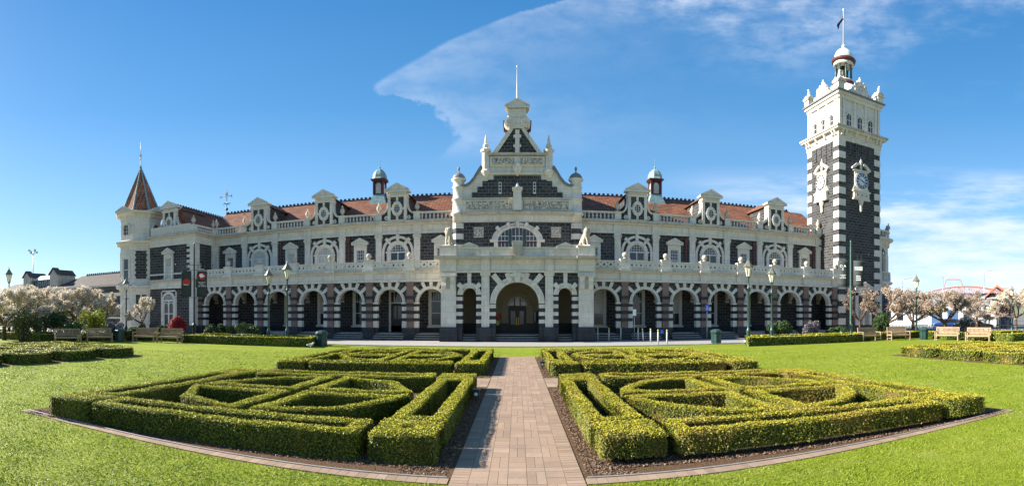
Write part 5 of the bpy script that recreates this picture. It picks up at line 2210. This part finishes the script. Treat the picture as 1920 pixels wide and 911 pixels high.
# ------------------------------------------------------------------ garden furniture
def bench(label, loc, rz, group):
    t = thing('park_bench', label, 'bench', (*loc, 0), rz, group)
    L = .86
    b = MB('bench_teak')
    for i in range(5): b.box(-L + .04, L - .04, -.27 + i * .105, -.18 + i * .105, .43, .455)
    b.box(-L + .04, L - .04, -.28, -.25, .34, .43)
    b.build('seat', t)
    b = MB('bench_teak')
    b.box(-L + .04, L - .04, .245, .285, .50, .56)
    b.box(-L - .02, L + .02, .30, .345, .90, .99)
    for i in range(17):
        x = -L + .10 + (2 * L - .20) * i / 16
        b.prismx([(.25, .56), (.28, .56), (.335, .90), (.305, .90)], x - .025, x + .025)
    b.build('backrest', t)
    for s in (-1, 1):
        b = MB('bench_teak').box(s * L - .04, s * L + .04, -.33, .30, .645, .68).build('armrest', t)
        MB('bench_teak').box(s * L - .035, s * L + .035, -.30, -.23, 0, .645).build('leg', t)
        MB('bench_teak').prismx([(.24, 0), (.31, 0), (.31, .5), (.37, .98), (.30, .98), (.24, .5)], s * L - .035, s * L + .035).build('leg', t)
        MB('bench_teak').box(s * L - .025, s * L + .025, -.23, .24, .14, .19).box(s * L - .03, s * L + .03, -.23, .24, .36, .43).build('side_rail', t)
    return t


BG = 'teak benches round the square'
b0 = bench('teak bench facing the lawn in front of the tower, with the gap to the flower bed hedge on its side', (23.5, 26.9), R(2), BG)
b0['label'] = 'shaded teak bench closest to the flower bed below the clock tower'
spots = [((26.0, 26.4), R(-8), 'teak bench between the green bin and the other tower bench'),
         ((28.3, 23.6), R(-62), 'sunlit pale bench immediately right of the green bin by the tower'),
         ((28.7, 21.0), R(-66), 'sunlit pale bench beside the white flowers, last one to the right'),
         ((-26.2, 20.1), R(62), 'brown bench beside the low hedge under the cherry trees, furthest left'),
         ((-25.6, 22.4), R(58), 'brown bench just left of the green bin under the bushes'),
         ((-23.9, 25.2), R(12), 'brown bench just right of the left bin, before the small blossom tree'),
         ((-21.9, 25.5), R(6), 'brown bench in front of the red rounded shrub')]
for (x, y), a, lab in spots:
    o = copy_tree(b0)
    o.location = (x, y, 0)
    o.rotation_euler = (0, 0, a)
    o['label'] = lab


def bin_(label, x, y):
    t = thing('litter_bin', label, 'bin', (x, y, 0), 0, 'green litter bins')
    b = MB('bin_green').lathe([(.30, 0), (.31, .04), (.33, .72), (.33, .74)], n=8, smooth=False, a0=PI / 8)
    for k in range(8):
        a = PI / 8 + k * PI / 4
        b.tube((.315 * math.cos(a), .315 * math.sin(a), .03), (.335 * math.cos(a), .335 * math.sin(a), .74), .022, .022, 5)
    b.build('body', t)
    MB('bin_green').lathe([(.40, .72), (.41, .80), (.33, .90), (.16, .97), (0, .98)], n=8, smooth=False, a0=PI / 8).build('lid', t)
    MB('black_metal').box(-.18, .18, -.345, -.30, .62, .71).build('opening', t)
    return t


n0 = bin_('dark green litter bin at the end of the left flower bed hedge', -11.75, 27.9)
for x, y, lab in ((13.0, 30.3, 'green octagonal bin on the road edge right of the blue parking sign'),
                  (28.0, 25.7, 'green bin standing between the dark and the sunlit benches'),
                  (-25.3, 24.1, 'teal green bin standing between two pairs of brown benches')):
    o = copy_tree(n0)
    o.location = (x, y, 0)
    o['label'] = lab


def lamp(label, x, y, h, m='lamp_green'):
    t = thing('street_lamp', label, 'lamp post', (x, y, 0), 0, 'heritage lamp posts')
    k = h / 5.0
    b = MB(m).lathe([(.17, 0), (.17, .12), (.12, .18), (.12, .75), (.15, .80), (.10, .92), (.075, 1.0), (.065, 1.2), (.055, 3.2), (.09, 3.24), (.09, 3.3), (.045, 3.36), (.04, 3.85), (.09, 3.9), (.10, 3.95)], n=10)
    b.path([(-.32, 0, 3.27), (.32, 0, 3.27)], .022)
    b.ball(-.33, 0, 3.27, .04, 6, 5).ball(.33, 0, 3.27, .04, 6, 5)
    b.xf(Matrix.Scale(k, 4)).build('post', t)
    b = MB('lantern_bronze')
    for i in range(6):
        a = PI / 6 + i * PI / 3
        b.tube((.11 * math.cos(a), .11 * math.sin(a), 3.95), (.235 * math.cos(a), .235 * math.sin(a), 4.50), .014, .014, 5)
    b.lathe([(.29, 4.48), (.30, 4.53), (.15, 4.72), (.13, 4.78), (.08, 4.84), (.06, 4.86), (.03, 4.9), (.04, 4.94), (.02, 5.0), (0, 5.08)], n=6, smooth=False, a0=PI / 6)
    lo = b.xf(Matrix.Scale(k, 4)).build('lantern', t)
    MB('lamp_glass').lathe([(.10, 3.96), (.225, 4.49)], n=6, smooth=False, a0=PI / 6).xf(Matrix.Scale(k, 4)).build('lamp_glass', lo)
    return t


for lab, px, rho, h in (('tall dark lamp post among the cherry trees at the far left', 17, 41.5, 5.9), ('black lamp post in front of the turret beside the green bin', 236.6, 40.5, 4.95),
                        ('green lamp post in the left flower bed, shorter of the pair', 503.8, 33.0, 5.05), ('green lamp post in the left flower bed, taller of the pair', 538.5, 31.5, 5.35),
                        ('green lamp post right of the blue parking sign, taller of its pair', 1403.3, 31.0, 5.5), ('green lamp post below the tower side arches, shorter of its pair', 1447, 33.1, 5.2),
                        ('green lamp post behind the bin between the right benches', 1718, 40.3, 5.2), ('green lamp post at the far right beyond the white flowers', 1897, 55, 5.1)):
    x, y = at(px, rho)
    lamp(lab, x, y, h, 'black_metal' if px in (17, 236.6) else 'lamp_green')


def text(s, size, parent, loc, m, rx=R(90)):
    c = bpy.data.curves.new('lettering', 'FONT')
    c.body = s
    c.size = size
    c.align_x = 'CENTER'
    c.align_y = 'CENTER'
    c.extrude = .002
    c.space_line = .85
    c.materials.append(M[m])
    tmp = bpy.data.objects.new('lettering', c)
    C.objects.link(tmp)
    dg = bpy.context.evaluated_depsgraph_get()
    me = bpy.data.meshes.new_from_object(tmp.evaluated_get(dg))
    bpy.data.objects.remove(tmp)
    o = put('lettering', me)
    o.location = loc
    o.rotation_euler = (rx, 0, 0)
    o.parent = parent
    return o


def banner_pole(label, px, rho, h, m, top, rz):
    x, y = at(px, rho)
    t = thing('banner_pole', label, 'pole', (x, y, 0), rz)
    b = MB(m).lathe([(.16, 0), (.16, .15), (.13, .2), (.13, 1.05), (.17, 1.1), (.17, 1.18), (.09, 1.25), (.075, 1.4), (.06, h - .6), (.05, h - .1), (.06, h), (0, h + .08)], n=10)
    b.build('post', t)
    MB('black_metal').path([(-1.35, 0, top - 1.98), (1.35, 0, top - 1.98)], .018).build('banner_arm', t)
    b = MB('black_metal').path([(-1.35, 0, top + .45), (1.35, 0, top + .45)], .018)
    b.path([(-1.0, 0, top + .06), (1.0, 0, top + .06)], .018)
    for q in (-.8, -.5, .5, .8): b.path([(q, 0, top + .06), (q, 0, top + .45)], .02)
    b.ball(-1.35, 0, top + .45, .06).ball(1.35, 0, top + .45, .06)
    b.build('banner_arm', t)
    return x, y, t


def banner(label, x, y, rz, dx, top, hgt=1.92):
    o = MB('banner_grey')
    w_ = .76
    vs, n = [], 8
    fs = []
    for i in range(n + 1):
        z = top - hgt * i / n
        yy = .03 * math.sin(i * 1.1)
        for xx in (-w_ / 2, w_ / 2): vs += [(xx, yy - .006, z), (xx, yy + .006, z)]
    for i in range(n):
        a = 4 * i
        fs += [(a, a + 2, a + 6, a + 4), (a + 1, a + 5, a + 7, a + 3), (a, a + 4, a + 5, a + 1), (a + 2, a + 3, a + 7, a + 6)]
    fs += [(0, 1, 3, 2), (4 * n, 4 * n + 2, 4 * n + 3, 4 * n + 1)]
    o.add(vs, fs, True)
    b = o.build('banner', None, (x + dx * math.cos(rz), y + dx * math.sin(rz), 0), rz)
    tag(b, label, 'banner')
    return b


def faint(q, zs, wd):
    """lines of print too small to read in the photograph"""
    r = random.Random(5)
    b = MB('banner_white')
    for z in zs:
        x = -wd / 2
        while x < wd / 2 - .03:
            k = r.uniform(.025, .05)
            b.box(x, x + k, -.05, -.046, z, z + r.uniform(.05, .075))
            x += k + .016
    return b.build('lettering', q)


x, y, t = banner_pole('black pole with two banners before the left pavilion', 364, 36.5, 7.2, 'black_metal', 5.18, R(40))
q = banner('dark grey banner with red roof emblem and small white words', x, y, R(40), -.58, 5.18)
MB('banner_red').prism([(-.28, 0), (.28, 0), (.28, .16), (.18, .30), (.08, .36), (-.08, .36), (-.18, .30), (-.28, .16)], -.05, -.044).build('emblem', q, (0, 0, 4.22))
faint(q, (4.12,), .42)
q['label'] = 'dark grey banner with red house emblem above a thin white line'
q = banner('dark grey banner with red and white globe above white lettering', x, y, R(40), .58, 5.18)
e = MB('banner_red').disc(0, 0, .26, -.05, -.044, 22).use('banner_white').disc(-.05, .07, .15, -.054, -.05, 14, .8).bar(.02, -.03, -.16, .18, 20, .09, -.056, -.05)
e.build('emblem', q, (0, 0, 4.78))
text('SPORTS\nHALL\nOF FAME', .15, q, (0, -.05, 4.17), 'banner_white')
x, y, t = banner_pole('pale green banner pole in front of the clock tower corner', 1595, 36.5, 7.4, 'pale_green_post', 5.95, R(-38))
q = banner('dark banner with large white letters in two rows, nearer the station arcade', x, y, R(-38), -.58, 5.95)
text('O A\nS', .26, q, (0, -.05, 5.42), 'banner_white')
text('OTAGO\nART\nSOCIETY', .125, q, (0, -.05, 4.75), 'banner_white')
q = banner('dark banner with a pale label strip and small text, in front of the tower', x, y, R(-38), .58, 5.95)
MB('shed_grey').box(-.3, .3, -.05, -.044, 5.2, 5.5).build('label_strip', q)
faint(q, (4.74, 4.6, 4.46), .36)

bol = MB('bollard_white').lathe([(.05, 0), (.05, .82)], n=10)
bol2 = MB('bollard_yellow').lathe([(.052, .82), (.052, .93), (.045, .96), (0, .97)], n=10)
bm1, bm2 = bol.mesh('post'), bol2.mesh('cap')
ord_ = ['first', 'second', 'third', 'fourth', 'fifth', 'sixth', 'seventh', 'eighth']
for i, (px, py) in enumerate(((1120.7, 638.8), (1141.6, 638.8), (1164, 638.2), (1196.5, 639.4), (1206.4, 640.3), (1220, 642.2), (1234, 645.6), (1250.6, 645.8))):
    x, y = at(px, 1840 / (py - HZ))
    t = thing('bollard', f'white bollard with yellow top, {ord_[i]} from the entrance porch', 'bollard', (x, y, 0), 0, 'bollards along the forecourt')
    if i == 4: t.rotation_euler = (0, R(-5), 0)
    put('post', bm1, t)
    put('cap', bm2, t)
x, y = at(1189.4, 1840 / 50.5)
t = thing('sign_post', 'small white notice on a thin pole beside the bollards', 'sign', (x, y, 0))
MB('steel').lathe([(.03, 0), (.03, 2.3)], n=8).build('pole', t)
MB('sign_white').box(-.13, .13, -.05, -.03, 1.85, 2.32).build('panel', t)
x, y = at(1325.6, 1840 / 49.5)
t = thing('sign_post', 'blue disabled parking sign on a pole left of the green bin', 'sign', (x, y, 0))
MB('steel').lathe([(.03, 0), (.03, 2.75)], n=8).build('pole', t)
pn = MB('sign_blue').box(-.17, .17, -.05, -.03, 2.2, 2.66).build('panel', t)


def wheelchair(b, cx, cz, k, y):
    b.use('sign_white')
    b.disc(cx - .01 * k, cz + .14 * k, .032 * k, y - .006, y, 10)
    b.bar(cx - .01 * k, cz + .10 * k, 0, .14 * k, -85, .03 * k, y - .006, y)
    b.bar(cx, cz - .03 * k, 0, .09 * k, 0, .03 * k, y - .006, y)
    b.bar(cx + .09 * k, cz - .03 * k, 0, .11 * k, -65, .03 * k, y - .006, y)
    b.ring(cx - .02 * k, cz - .08 * k, .075 * k, .1 * k, 90, 330, y - .006, y, 16)
    return b


wheelchair(MB('sign_white'), 0, 2.43, 1.0, -.05).build('symbol', t)
t = thing('wall_sign', 'small blue wheelchair sign at the foot of the arcade', 'sign', (10.98, 36.2, 0))
MB('sign_blue').box(-.15, .15, -.02, 0, .45, .78).box(-.03, .03, 0, .05, .5, .7).build('panel', t)
wheelchair(MB('sign_white'), 0, .61, .75, -.02).build('symbol', t)

for lab, px, py in (('small green garden spotlight beside the near left hedge', 893, 752), ('small dark garden spotlight beside the far right hedge', 1017, 692)):
    x, y = at(px, 1840 / (py - HZ))
    t = thing('garden_spotlight', lab, 'spotlight', (x, y, 0), 0, None)
    MB('bin_green').box(-.07, .07, -.06, .06, .10, .27).box(-.09, .09, -.08, .08, .25, .28).build('housing', t)
    MB('black_metal').lathe([(.02, 0), (.02, .11)], n=6).box(-.05, .05, -.05, .05, 0, .012).build('spike', t)
    MB('lamp_glass').disc(0, .17, .04, -.07, -.06, 12).build('lens', t)


def gull(px, rho):
    """one skinned body: tail, back, breast, neck, head; legs below"""
    x, y = at(px, rho)
    nodes = [(-.24, 0, .17, .02), (-.14, 0, .19, .055), (0, 0, .20, .078), (.10, 0, .22, .068), (.15, 0, .28, .040), (.18, 0, .33, .042), (.225, 0, .325, .014), (.27, 0, .315, .007),
             (.0, .035, .12, .014), (.01, .035, .02, .009), (.05, .035, .01, .010), (.0, -.035, .12, .014), (.01, -.035, .02, .009), (.05, -.035, .01, .010)]
    me = bpy.data.meshes.new('seagull')
    me.from_pydata([n[:3] for n in nodes], [(0, 1), (1, 2), (2, 3), (3, 4), (4, 5), (5, 6), (6, 7), (2, 8), (8, 9), (9, 10), (2, 11), (11, 12), (12, 13)], [])
    o = bpy.data.objects.new('seagull', me)
    C.objects.link(o)
    o.modifiers.new('skin', 'SKIN')
    for i, n in enumerate(nodes):
        me.skin_vertices[0].data[i].radius = (n[3], n[3])
        me.skin_vertices[0].data[i].use_root = i == 2
    s = o.modifiers.new('sub', 'SUBSURF')
    s.levels = s.render_levels = 2
    me.materials.append(M['bird_white'])
    o.location = (x, y, 0)
    o.rotation_euler = (0, 0, R(10))
    tag(o, 'white and grey gull standing on the lawn beside the dark bin', 'bird')
    for s_ in (-1, 1):
        MB('bird_grey').ball(-.05, s_ * .066, .215, .06, 8, 6, 2.6, .3, .75).build('wing', o)


gull(582, 28.4)

# ------------------------------------------------------------------ trees and bushes
def tree(label, px, rho, h, spread, seed, mat_='blossom', n=5200, group=None, leaf=.055, lean=0.0, trunk=.16, clear=.29, density=1.0, xy=None):
    """short trunk, spreading limbs that fork three times, blossom along the twigs"""
    r = random.Random(seed)
    x, y = xy if xy else at(px, rho)
    t = thing('cherry_tree', label, 'tree', (x, y, 0), 0, group)
    b = MB('bark')
    tw = []

    def limb(p, d, ln, rad, lev):
        k = 3
        q = p
        for i in range(k):
            d = (d + Vector((r.gauss(0, .16), r.gauss(0, .16), r.gauss(.02, .10)))).normalized()
            nq = q + d * (ln / k)
            nr = rad * (1 - .18 * (i + 1) / k)
            b.tube(q, nq, rad * (1 - .18 * i / k), nr, 6 if lev < 2 else 4)
            if lev >= 1: tw.append((q.copy(), nq.copy(), lev))
            q = nq
        if lev < 4:
            for i in range(3 if lev < 3 else 2):
                a = r.uniform(0, 2 * PI)
                nd = (d + Vector((math.cos(a), math.sin(a), r.uniform(-.25, .45))) * .75).normalized()
                if q.z > h * .92: nd.z = min(nd.z, .05)
                limb(q, nd, ln * r.uniform(.58, .8), rad * .58, lev + 1)
    base = Vector((0, 0, -.05))
    top = Vector((lean, 0, h * clear))
    b.tube(base, top * .5, trunk * 1.25, trunk, 10)
    b.tube(top * .5, top, trunk, trunk * .85, 10)
    m = 5
    for i in range(m):
        a = 2 * PI * i / m + r.uniform(-.4, .4)
        d = Vector((math.cos(a), math.sin(a), r.uniform(.35, .95))).normalized()
        limb(top.copy(), d, spread * .42, trunk * .55, 1)
    # keep the crown within its real spread and height
    pts = np.array([(a + (c - a) * f)[:] for a, c, l in tw for f in (.3, .8)])
    fx = spread / max(.1, np.percentile(np.hypot(pts[:, 0], pts[:, 1]), 96))
    fz = (h - h * clear) / max(.1, np.percentile(pts[:, 2], 97) - h * clear)

    def squeeze(p):
        p = np.array(p, float)
        up = np.maximum(p[..., 2] - h * clear, -9)
        s_ = np.clip((p[..., 2] / (h * clear)), 0, 1)
        p[..., 0] *= 1 + (fx - 1) * s_
        p[..., 1] *= 1 + (fx - 1) * s_
        p[..., 2] = np.where(up > 0, h * clear + up * fz, p[..., 2])
        return p
    b.v = [tuple(q) for q in squeeze(b.v)]
    b.build('trunk', t)
    A = squeeze(np.array([a[:] for a, c, l in tw]))
    B_ = squeeze(np.array([c[:] for a, c, l in tw]))
    L = np.array([l for a, c, l in tw])
    wt = np.where(L >= 3, 1.0, .25)
    g = np.random.default_rng(seed)
    wt = wt * g.gamma(1.2, 1.0, len(wt))
    n = int(n * (5.0 if mat_ == 'blossom_faded' else 5.4))
    leaf *= .95
    k = g.choice(len(A), n, p=wt / wt.sum())
    f = g.random(n)[:, None]
    p = A[k] * (1 - f) + B_[k] * f + g.normal(0, .10 * spread / 2.6, (n, 3))
    v, fq, rn = leaf_quads(p, np.tile((0, 0, .3), (n, 1)), leaf, 1.0, .8)
    cl = np.repeat(g.normal(0, .16, len(A))[k], 4)
    put('crown', rawmesh('crown', v, fq, [mat_], np.clip(rn + cl, 0, 1)), t)
    return t


LG = 'white blossoming cherry trees left of the turret'
tree('wide blossom tree with a dark trunk beside the far left lamp post', 8, 37, 3.7, 3.2, 3, n=6500, group=LG)
tree('white cherry tree second from the far left lamp post', 84, 43, 4.1, 2.9, 4, n=5600, group=LG)
tree('broad white cherry tree in front of the low platform wing', 140, 42, 3.9, 3.1, 5, n=6800, group=LG)
tree('white cherry tree nearest the octagonal turret', 182, 41, 3.3, 2.0, 6, n=4200, group=LG)
tree('very small blossom tree standing in front of the turret door', 266, 37.5, 3.1, 1.2, 8, n=1500, leaf=.05, trunk=.08, clear=.4)
RG = 'faded pinkish cherry trees right of the clock tower'
tree('faded cherry tree nearest the clock tower foot', 1662, 43, 4.0, 2.5, 21, 'blossom_faded', 3000, RG, .05)
tree('faded cherry tree behind the lamp post beside the bin', 1712, 46, 4.0, 3.1, 22, 'blossom_faded', 3900, RG, .05)
tree('faded cherry tree above the sunlit benches with a pale trunk', 1772, 45, 3.8, 3.1, 23, 'blossom_faded', 3800, RG, .05)
tree('sparse faded cherry tree overhanging the grey shelter roof', 1832, 52, 4.0, 3.0, 24, 'blossom_faded', 2400, RG, .05)
tree('pale cherry tree at the far right behind the lamp post', 1905, 60, 4.8, 3.2, 25, 'blossom', 3600, RG, .06)
tree('small nearly bare tree against the clock tower doorway', 1612, 43.5, 4.3, 1.5, 31, 'blossom_faded', 260, None, .04, trunk=.08)


def bush(label, px, rho, h, rx, ry, m, seed, n=2600, leaf=.07, grp=None, name='shrub'):
    """many-stemmed bush: uneven lobes of leaves over a tangle of stems"""
    x, y = at(px, rho)
    g = np.random.default_rng(seed)
    t = thing(name, label, 'bush', (x, y, 0), 0, grp)
    r = random.Random(seed)
    b = MB('bark')
    lobes = []
    for i in range(9):
        a = r.uniform(0, 2 * PI)
        d = r.uniform(.15, .75)
        c = (rx * d * math.cos(a), ry * d * math.sin(a), h * r.uniform(.3, .78))
        lobes.append((c, r.uniform(.28, .5)))
        b.tube((c[0] * .25, c[1] * .25, 0), c, .03, .012, 5)
    b.build('stem', t)
    k = g.integers(0, len(lobes), n)
    c = np.array([l[0] for l in lobes])[k]
    s_ = np.array([l[1] for l in lobes])[k]
    d = g.normal(0, 1, (n, 3))
    d /= np.linalg.norm(d, axis=1)[:, None]
    rad = g.uniform(.55, 1.05, n)[:, None] * s_[:, None]
    p = c + d * rad * np.array((rx, ry, h * .62))
    p[:, 2] = np.abs(p[:, 2])
    v, f, rn = leaf_quads(p, d, leaf, .8)
    put('foliage', rawmesh('foliage', v, f, [m], rn), t)
    return t


SG = 'garden shrubs around the station'
for lab, px, rho, h, rx, ry, m, sd in (
        ('olive green shrub at the foot of the far left cherry tree', 38, 35, 2.3, 1.3, 1.0, 'shrub_olive', 1), ('olive shrub left of the dark green one under the cherries', 66, 36, 2.3, 1.3, 1.0, 'shrub_olive', 2),
        ('dark green shrub under the white cherry trees', 110, 36, 2.4, 1.4, 1.0, 'shrub_dark', 3), ('grey green shrub behind the left benches', 136, 34.5, 1.5, 1.1, .9, 'shrub_dark', 4),
        ('bright yellow green shrub behind the left bin', 178, 36, 2.3, 1.5, 1.0, 'shrub_lime', 5), ('greyish mauve shrub between the lime shrub and the lamp post', 212, 37, 1.5, .9, .8, 'shrub_mauve', 6),
        ('low dark shrub beside the black lamp post', 245, 36, 1.1, .9, .7, 'shrub_olive', 7), ('lime shrub beside the small blossom tree', 262, 38, 1.3, .8, .7, 'shrub_lime', 8),
        ('dark rounded shrub left of the red one', 308, 39, 1.3, .9, .7, 'shrub_dark', 9),
        ('dark green shrub in front of the first arcade arch beside the banner pole', 395, 40.5, 1.2, .8, .5, 'shrub_dark', 10), ('mid green shrub before the second arcade arch', 420, 40.5, 1.2, .8, .5, 'shrub_dark', 11),
        ('wide dark shrub before the arcade behind the left lamp posts', 460, 39, 1.5, 1.3, .6, 'shrub_dark', 12),
        ('dark shrub before the arcade under the right lamp posts', 1462, 39, 1.5, 1.2, .6, 'shrub_dark', 13), ('brownish shrub between arcade and tower', 1522, 41, 1.4, 1.1, .6, 'shrub_mauve', 14),
        ('low dark shrub along the tower foot beside the banner pole', 1570, 41, 1.0, 1.0, .6, 'shrub_dark', 15),
        ('tall dark bush between the tower foot and the faded cherries', 1655, 41, 2.1, 1.0, .8, 'shrub_dark', 16),
        ('brown twiggy bush in front of the parked cars', 1812, 47, 1.7, 1.2, .8, 'shrub_mauve', 17)):
    bush(lab, px, rho, h, rx, ry, m, sd, grp=SG)
# clipped red dome in a stone planter
x, y = at(332, 38.0)
t = thing('planter', 'pale stone planter with a clipped dark red dome shrub', 'planter', (x, y, 0))
MB('limestone_aged').lathe([(.42, 0), (.45, .1), (.50, .55), (.58, .62), (.58, .70), (.5, .70)], n=14).build('pot', t)
n = 2600
d = rng.normal(0, 1, (n, 3))
d[:, 2] = np.abs(d[:, 2]) * .9
d /= np.linalg.norm(d, axis=1)[:, None]
p = d * np.array((.72, .72, 1.05)) * rng.uniform(.9, 1.03, n)[:, None] + (0, 0, .72)
v, f, r = leaf_quads(p, d, .05, .6)
o = put('red_shrub', rawmesh('red_shrub', v, f, ['shrub_red'], r), t)
MB('shrub_red').lathe([(.66, .72), (.66, 1.0), (.56, 1.35), (.36, 1.6), (0, 1.7)], n=14).build('shrub_core', t)

# ------------------------------------------------------------------ far right: yard, footbridge, cars; far left: mast
def polar_thing(name, label, cat, px, rho, turn=0.0, group=None):
    x, y = at(px, rho)
    return thing(name, label, cat, (x, y, 0), -(px - AX) / F + turn, group)


t = polar_thing('warehouse', 'long low white shed with grey and blue doors behind the cherry trees', 'building', 1760, 80)
b = MB('shed_white').box(-9.5, 9.5, 0, 6, 0, 3.4)
b.build('wall', t)
MB('shed_grey').prismx([(-.3, 3.4), (3, 4.1), (6.3, 3.4)], -9.7, 9.7).build('roof', t)
for i, (x0, x1, m) in enumerate(((-8.6, -7.8, 'dark_glass'), (-6.8, -5.8, 'dark_glass'), (-3.6, -1.8, 'shed_grey'), (-1.2, .6, 'shed_blue'), (1.4, 3.2, 'shed_blue'), (4.0, 5.4, 'dark_glass'), (6.3, 8.3, 'shed_grey'))):
    MB(m).box(x0, x1, -.05, 0, .0 if 'shed' in m else .9, 2.6).build('door' if 'shed' in m else 'window', t)
t = polar_thing('shelter', 'grey roofed shelter on black posts with an orange gabled end', 'shelter', 1840, 62)
MB('shed_grey').prismx([(-2.2, 3.9), (0, 4.6), (2.2, 3.9), (2.2, 3.8), (0, 4.45), (-2.2, 3.8)], -3.4, 3.2).build('roof', t)
MB('orange_roof').prism([(.4, 4.1), (1.9, 5.5), (3.9, 4.2), (3.9, 4.0), (1.9, 5.25), (.4, 3.9)], -2.4, 1.6).build('gable', t)
b = MB('black_metal')
for x in (1.0, 2.0, 2.3, 3.3):
    for yy in (-1.6, 1.6): b.box(x - .06, x + .06, yy - .06, yy + .06, 0, 4.1)
b.path([(1.0, -1.6, .5), (2.0, -1.6, 2.2)], .05).path([(2.3, -1.6, 2.2), (3.3, -1.6, .5)], .05).path([(1.0, -1.6, 3.0), (3.3, -1.6, 3.0)], .05)
b.build('posts', t)
t = polar_thing('kiosk', 'small blue hut with an orange hipped roof at the far right', 'hut', 1887, 66)
MB('shed_blue').box(-.9, .9, -.8, .8, 0, 2.3).build('wall', t)
MB('orange_roof').lathe([(1.7, 2.2), (.05, 3.9)], n=4, smooth=False, a0=PI / 4).build('roof', t)
# steel truss footbridge
t = polar_thing('footbridge', 'orange red steel truss footbridge rising behind the cherry trees', 'bridge', 1810, 118, R(8))
b = MB('orange_steel')
zb = lambda x: 5.6 + 1.1 * math.cos(x / 10.5)
xs = [-9 + 1.3 * i for i in range(16)]
for yy in (0, 2.4):
    b.path([(x, yy, zb(x)) for x in xs], .11)
    b.path([(x, yy, zb(x) + 1.9 * max(.15, math.cos((x - .7) / 8.5))) for x in xs], .11)
    for i in range(len(xs) - 1):
        x, x2 = xs[i], xs[i + 1]
        tz = lambda q: zb(q) + 1.9 * max(.15, math.cos((q - .7) / 8.5))
        b.path([(x, yy, zb(x)), (x2, yy, tz(x2))] if i % 2 else [(x, yy, tz(x)), (x2, yy, zb(x2))], .06)
        b.path([(x, yy, zb(x)), (x, yy, tz(x))], .06)
b.path([(-5.2, 0, 8.2), (-4.7, 0, 10.0), (-4.2, 0, 10.2), (-1.6, 0, 10.2), (-1.2, 0, 10.0), (-.2, 0, 7.8)], .11)
b.build('truss', t)
b = MB('orange_steel')
for x in (7.0, 11.0):
    b.box(x - .12, x + .12, -.1, .1, 0, 8.2)
b.path([(5.0, 0, 8.0), (11.0, 0, 8.2), (15.5, 0, 4.8)], .12).path([(11.0, 0, 6.4), (15.5, 0, 3.2)], .12)
b.path([(6.9, 0, 8.0), (9.0, 0, 6.0), (11.0, 0, 8.0)], .06)
b.build('stair', t)
for lab, px, rho, h, arm in (('curved street light immediately right of the tower bay', 1692, 95, 8.4, 1.4), ('taller street light above the orange shelter roof', 1845, 80, 8.6, 1.4), ('thin mast standing behind the footbridge', 1768, 100, 9.6, 0)):
    t = polar_thing('street_light', lab, 'street light', px, rho)
    MB('steel').lathe([(.10, 0), (.06, h)], n=8).build('post', t)
    if arm:
        MB('steel').path([(0, 0, h), (.3, 0, h + .25), (arm, 0, h + .45)], .05).box(arm - .1, arm + .6, -.1, .1, h + .40, h + .52).build('arm', t)
    else:
        MB('steel').box(-.2, .2, -.1, .1, h - .3, h).build('head', t)


def car(label, px, rho, m, turn):
    t = polar_thing('parked_car', label, 'car', px, rho, turn)
    prof = [(-2.1, .35), (2.1, .35), (2.12, .62), (2.0, .85), (1.1, .98), (.45, 1.42), (-.9, 1.45), (-1.7, 1.02), (-2.08, .95), (-2.15, .6)]
    b = MB(m)
    for (ya, yb, ins) in ((-.85, .85, 0),):
        b.prism(prof, ya, yb)
    body = b.build('body', t)
    mod = body.modifiers.new('bevel', 'BEVEL')
    mod.width = .09
    mod.segments = 3
    MB('dark_glass').prism([(.95, 1.0), (.42, 1.36), (-.85, 1.39), (-1.5, 1.03)], -.862, .862).build('windows', t)
    for x in (-1.35, 1.35):
        for s in (-1, 1):
            w_ = MB('tyre_rubber').disc(0, 0, .33, -.11, .11, 20)
            w_ = w_.build('wheel', t, (x, s * .78, .33))
            MB('steel').disc(0, 0, .20, -.13 if s < 0 else .11, -.11 if s < 0 else .13, 14).build('rim', w_)
    for s in (-1, 1):
        MB('lamp_glass').box(2.05, 2.13, s * .6 - .15, s * .6 + .15, .62, .76).build('headlight', t)
    return t


car('dark blue car parked behind the faded cherry trees', 1786, 55, 'car_blue', R(6))
car('black car parked beside the grey roofed shelter', 1826, 53, 'car_black', R(-4))
t = polar_thing('fence', 'dark low fence running behind the right benches to the yard', 'fence', 1790, 49.5, R(0))
b = MB('black_metal')
for i in range(56): b.box(-9 + .34 * i - .02, -9 + .34 * i + .02, -.02, .02, 0, .85)
b.box(-9.1, 10, -.03, .03, .80, .86).box(-9.1, 10, -.03, .03, .2, .25)
b.build('railing', t)
t = polar_thing('floodlight_mast', 'thin mast with a cluster of floodlights beyond the platform wing', 'mast', 62, 92)
MB('steel').lathe([(.12, 0), (.07, 13.6)], n=8).build('post', t)
for i in range(6):
    a = 2 * PI * i / 6
    MB('steel').box(.7 * math.cos(a) - .2, .7 * math.cos(a) + .2, .7 * math.sin(a) - .15, .7 * math.sin(a) + .15, 13.3 + .35 * (i % 2), 13.65 + .35 * (i % 2)).path([(0, 0, 13.2), (.7 * math.cos(a), .7 * math.sin(a), 13.4)], .04).build('floodlight', t)
# low hills beyond the harbour side
hv, n = [], 60
me_v, me_f = [], []
for i in range(n + 1):
    px = 1560 + 620 * i / n
    x, y = at(px, 520)
    h = 14 + 7 * math.sin(i * .23) + 3 * math.sin(i * .7 + 1)
    me_v += [(x * .9, y * .9, -1), (x, y, h * (.72 if i > 10 else 1.0)), (x * 1.2, y * 1.2, -1)]
for i in range(n):
    a = 3 * i
    me_f += [(a, a + 3, a + 4, a + 1), (a + 1, a + 4, a + 5, a + 2)]
me = bpy.data.meshes.new('hills')
me.from_pydata(me_v, [], me_f)
me.materials.append(M['hill_green'])
put('hills', me)['kind'] = 'structure'
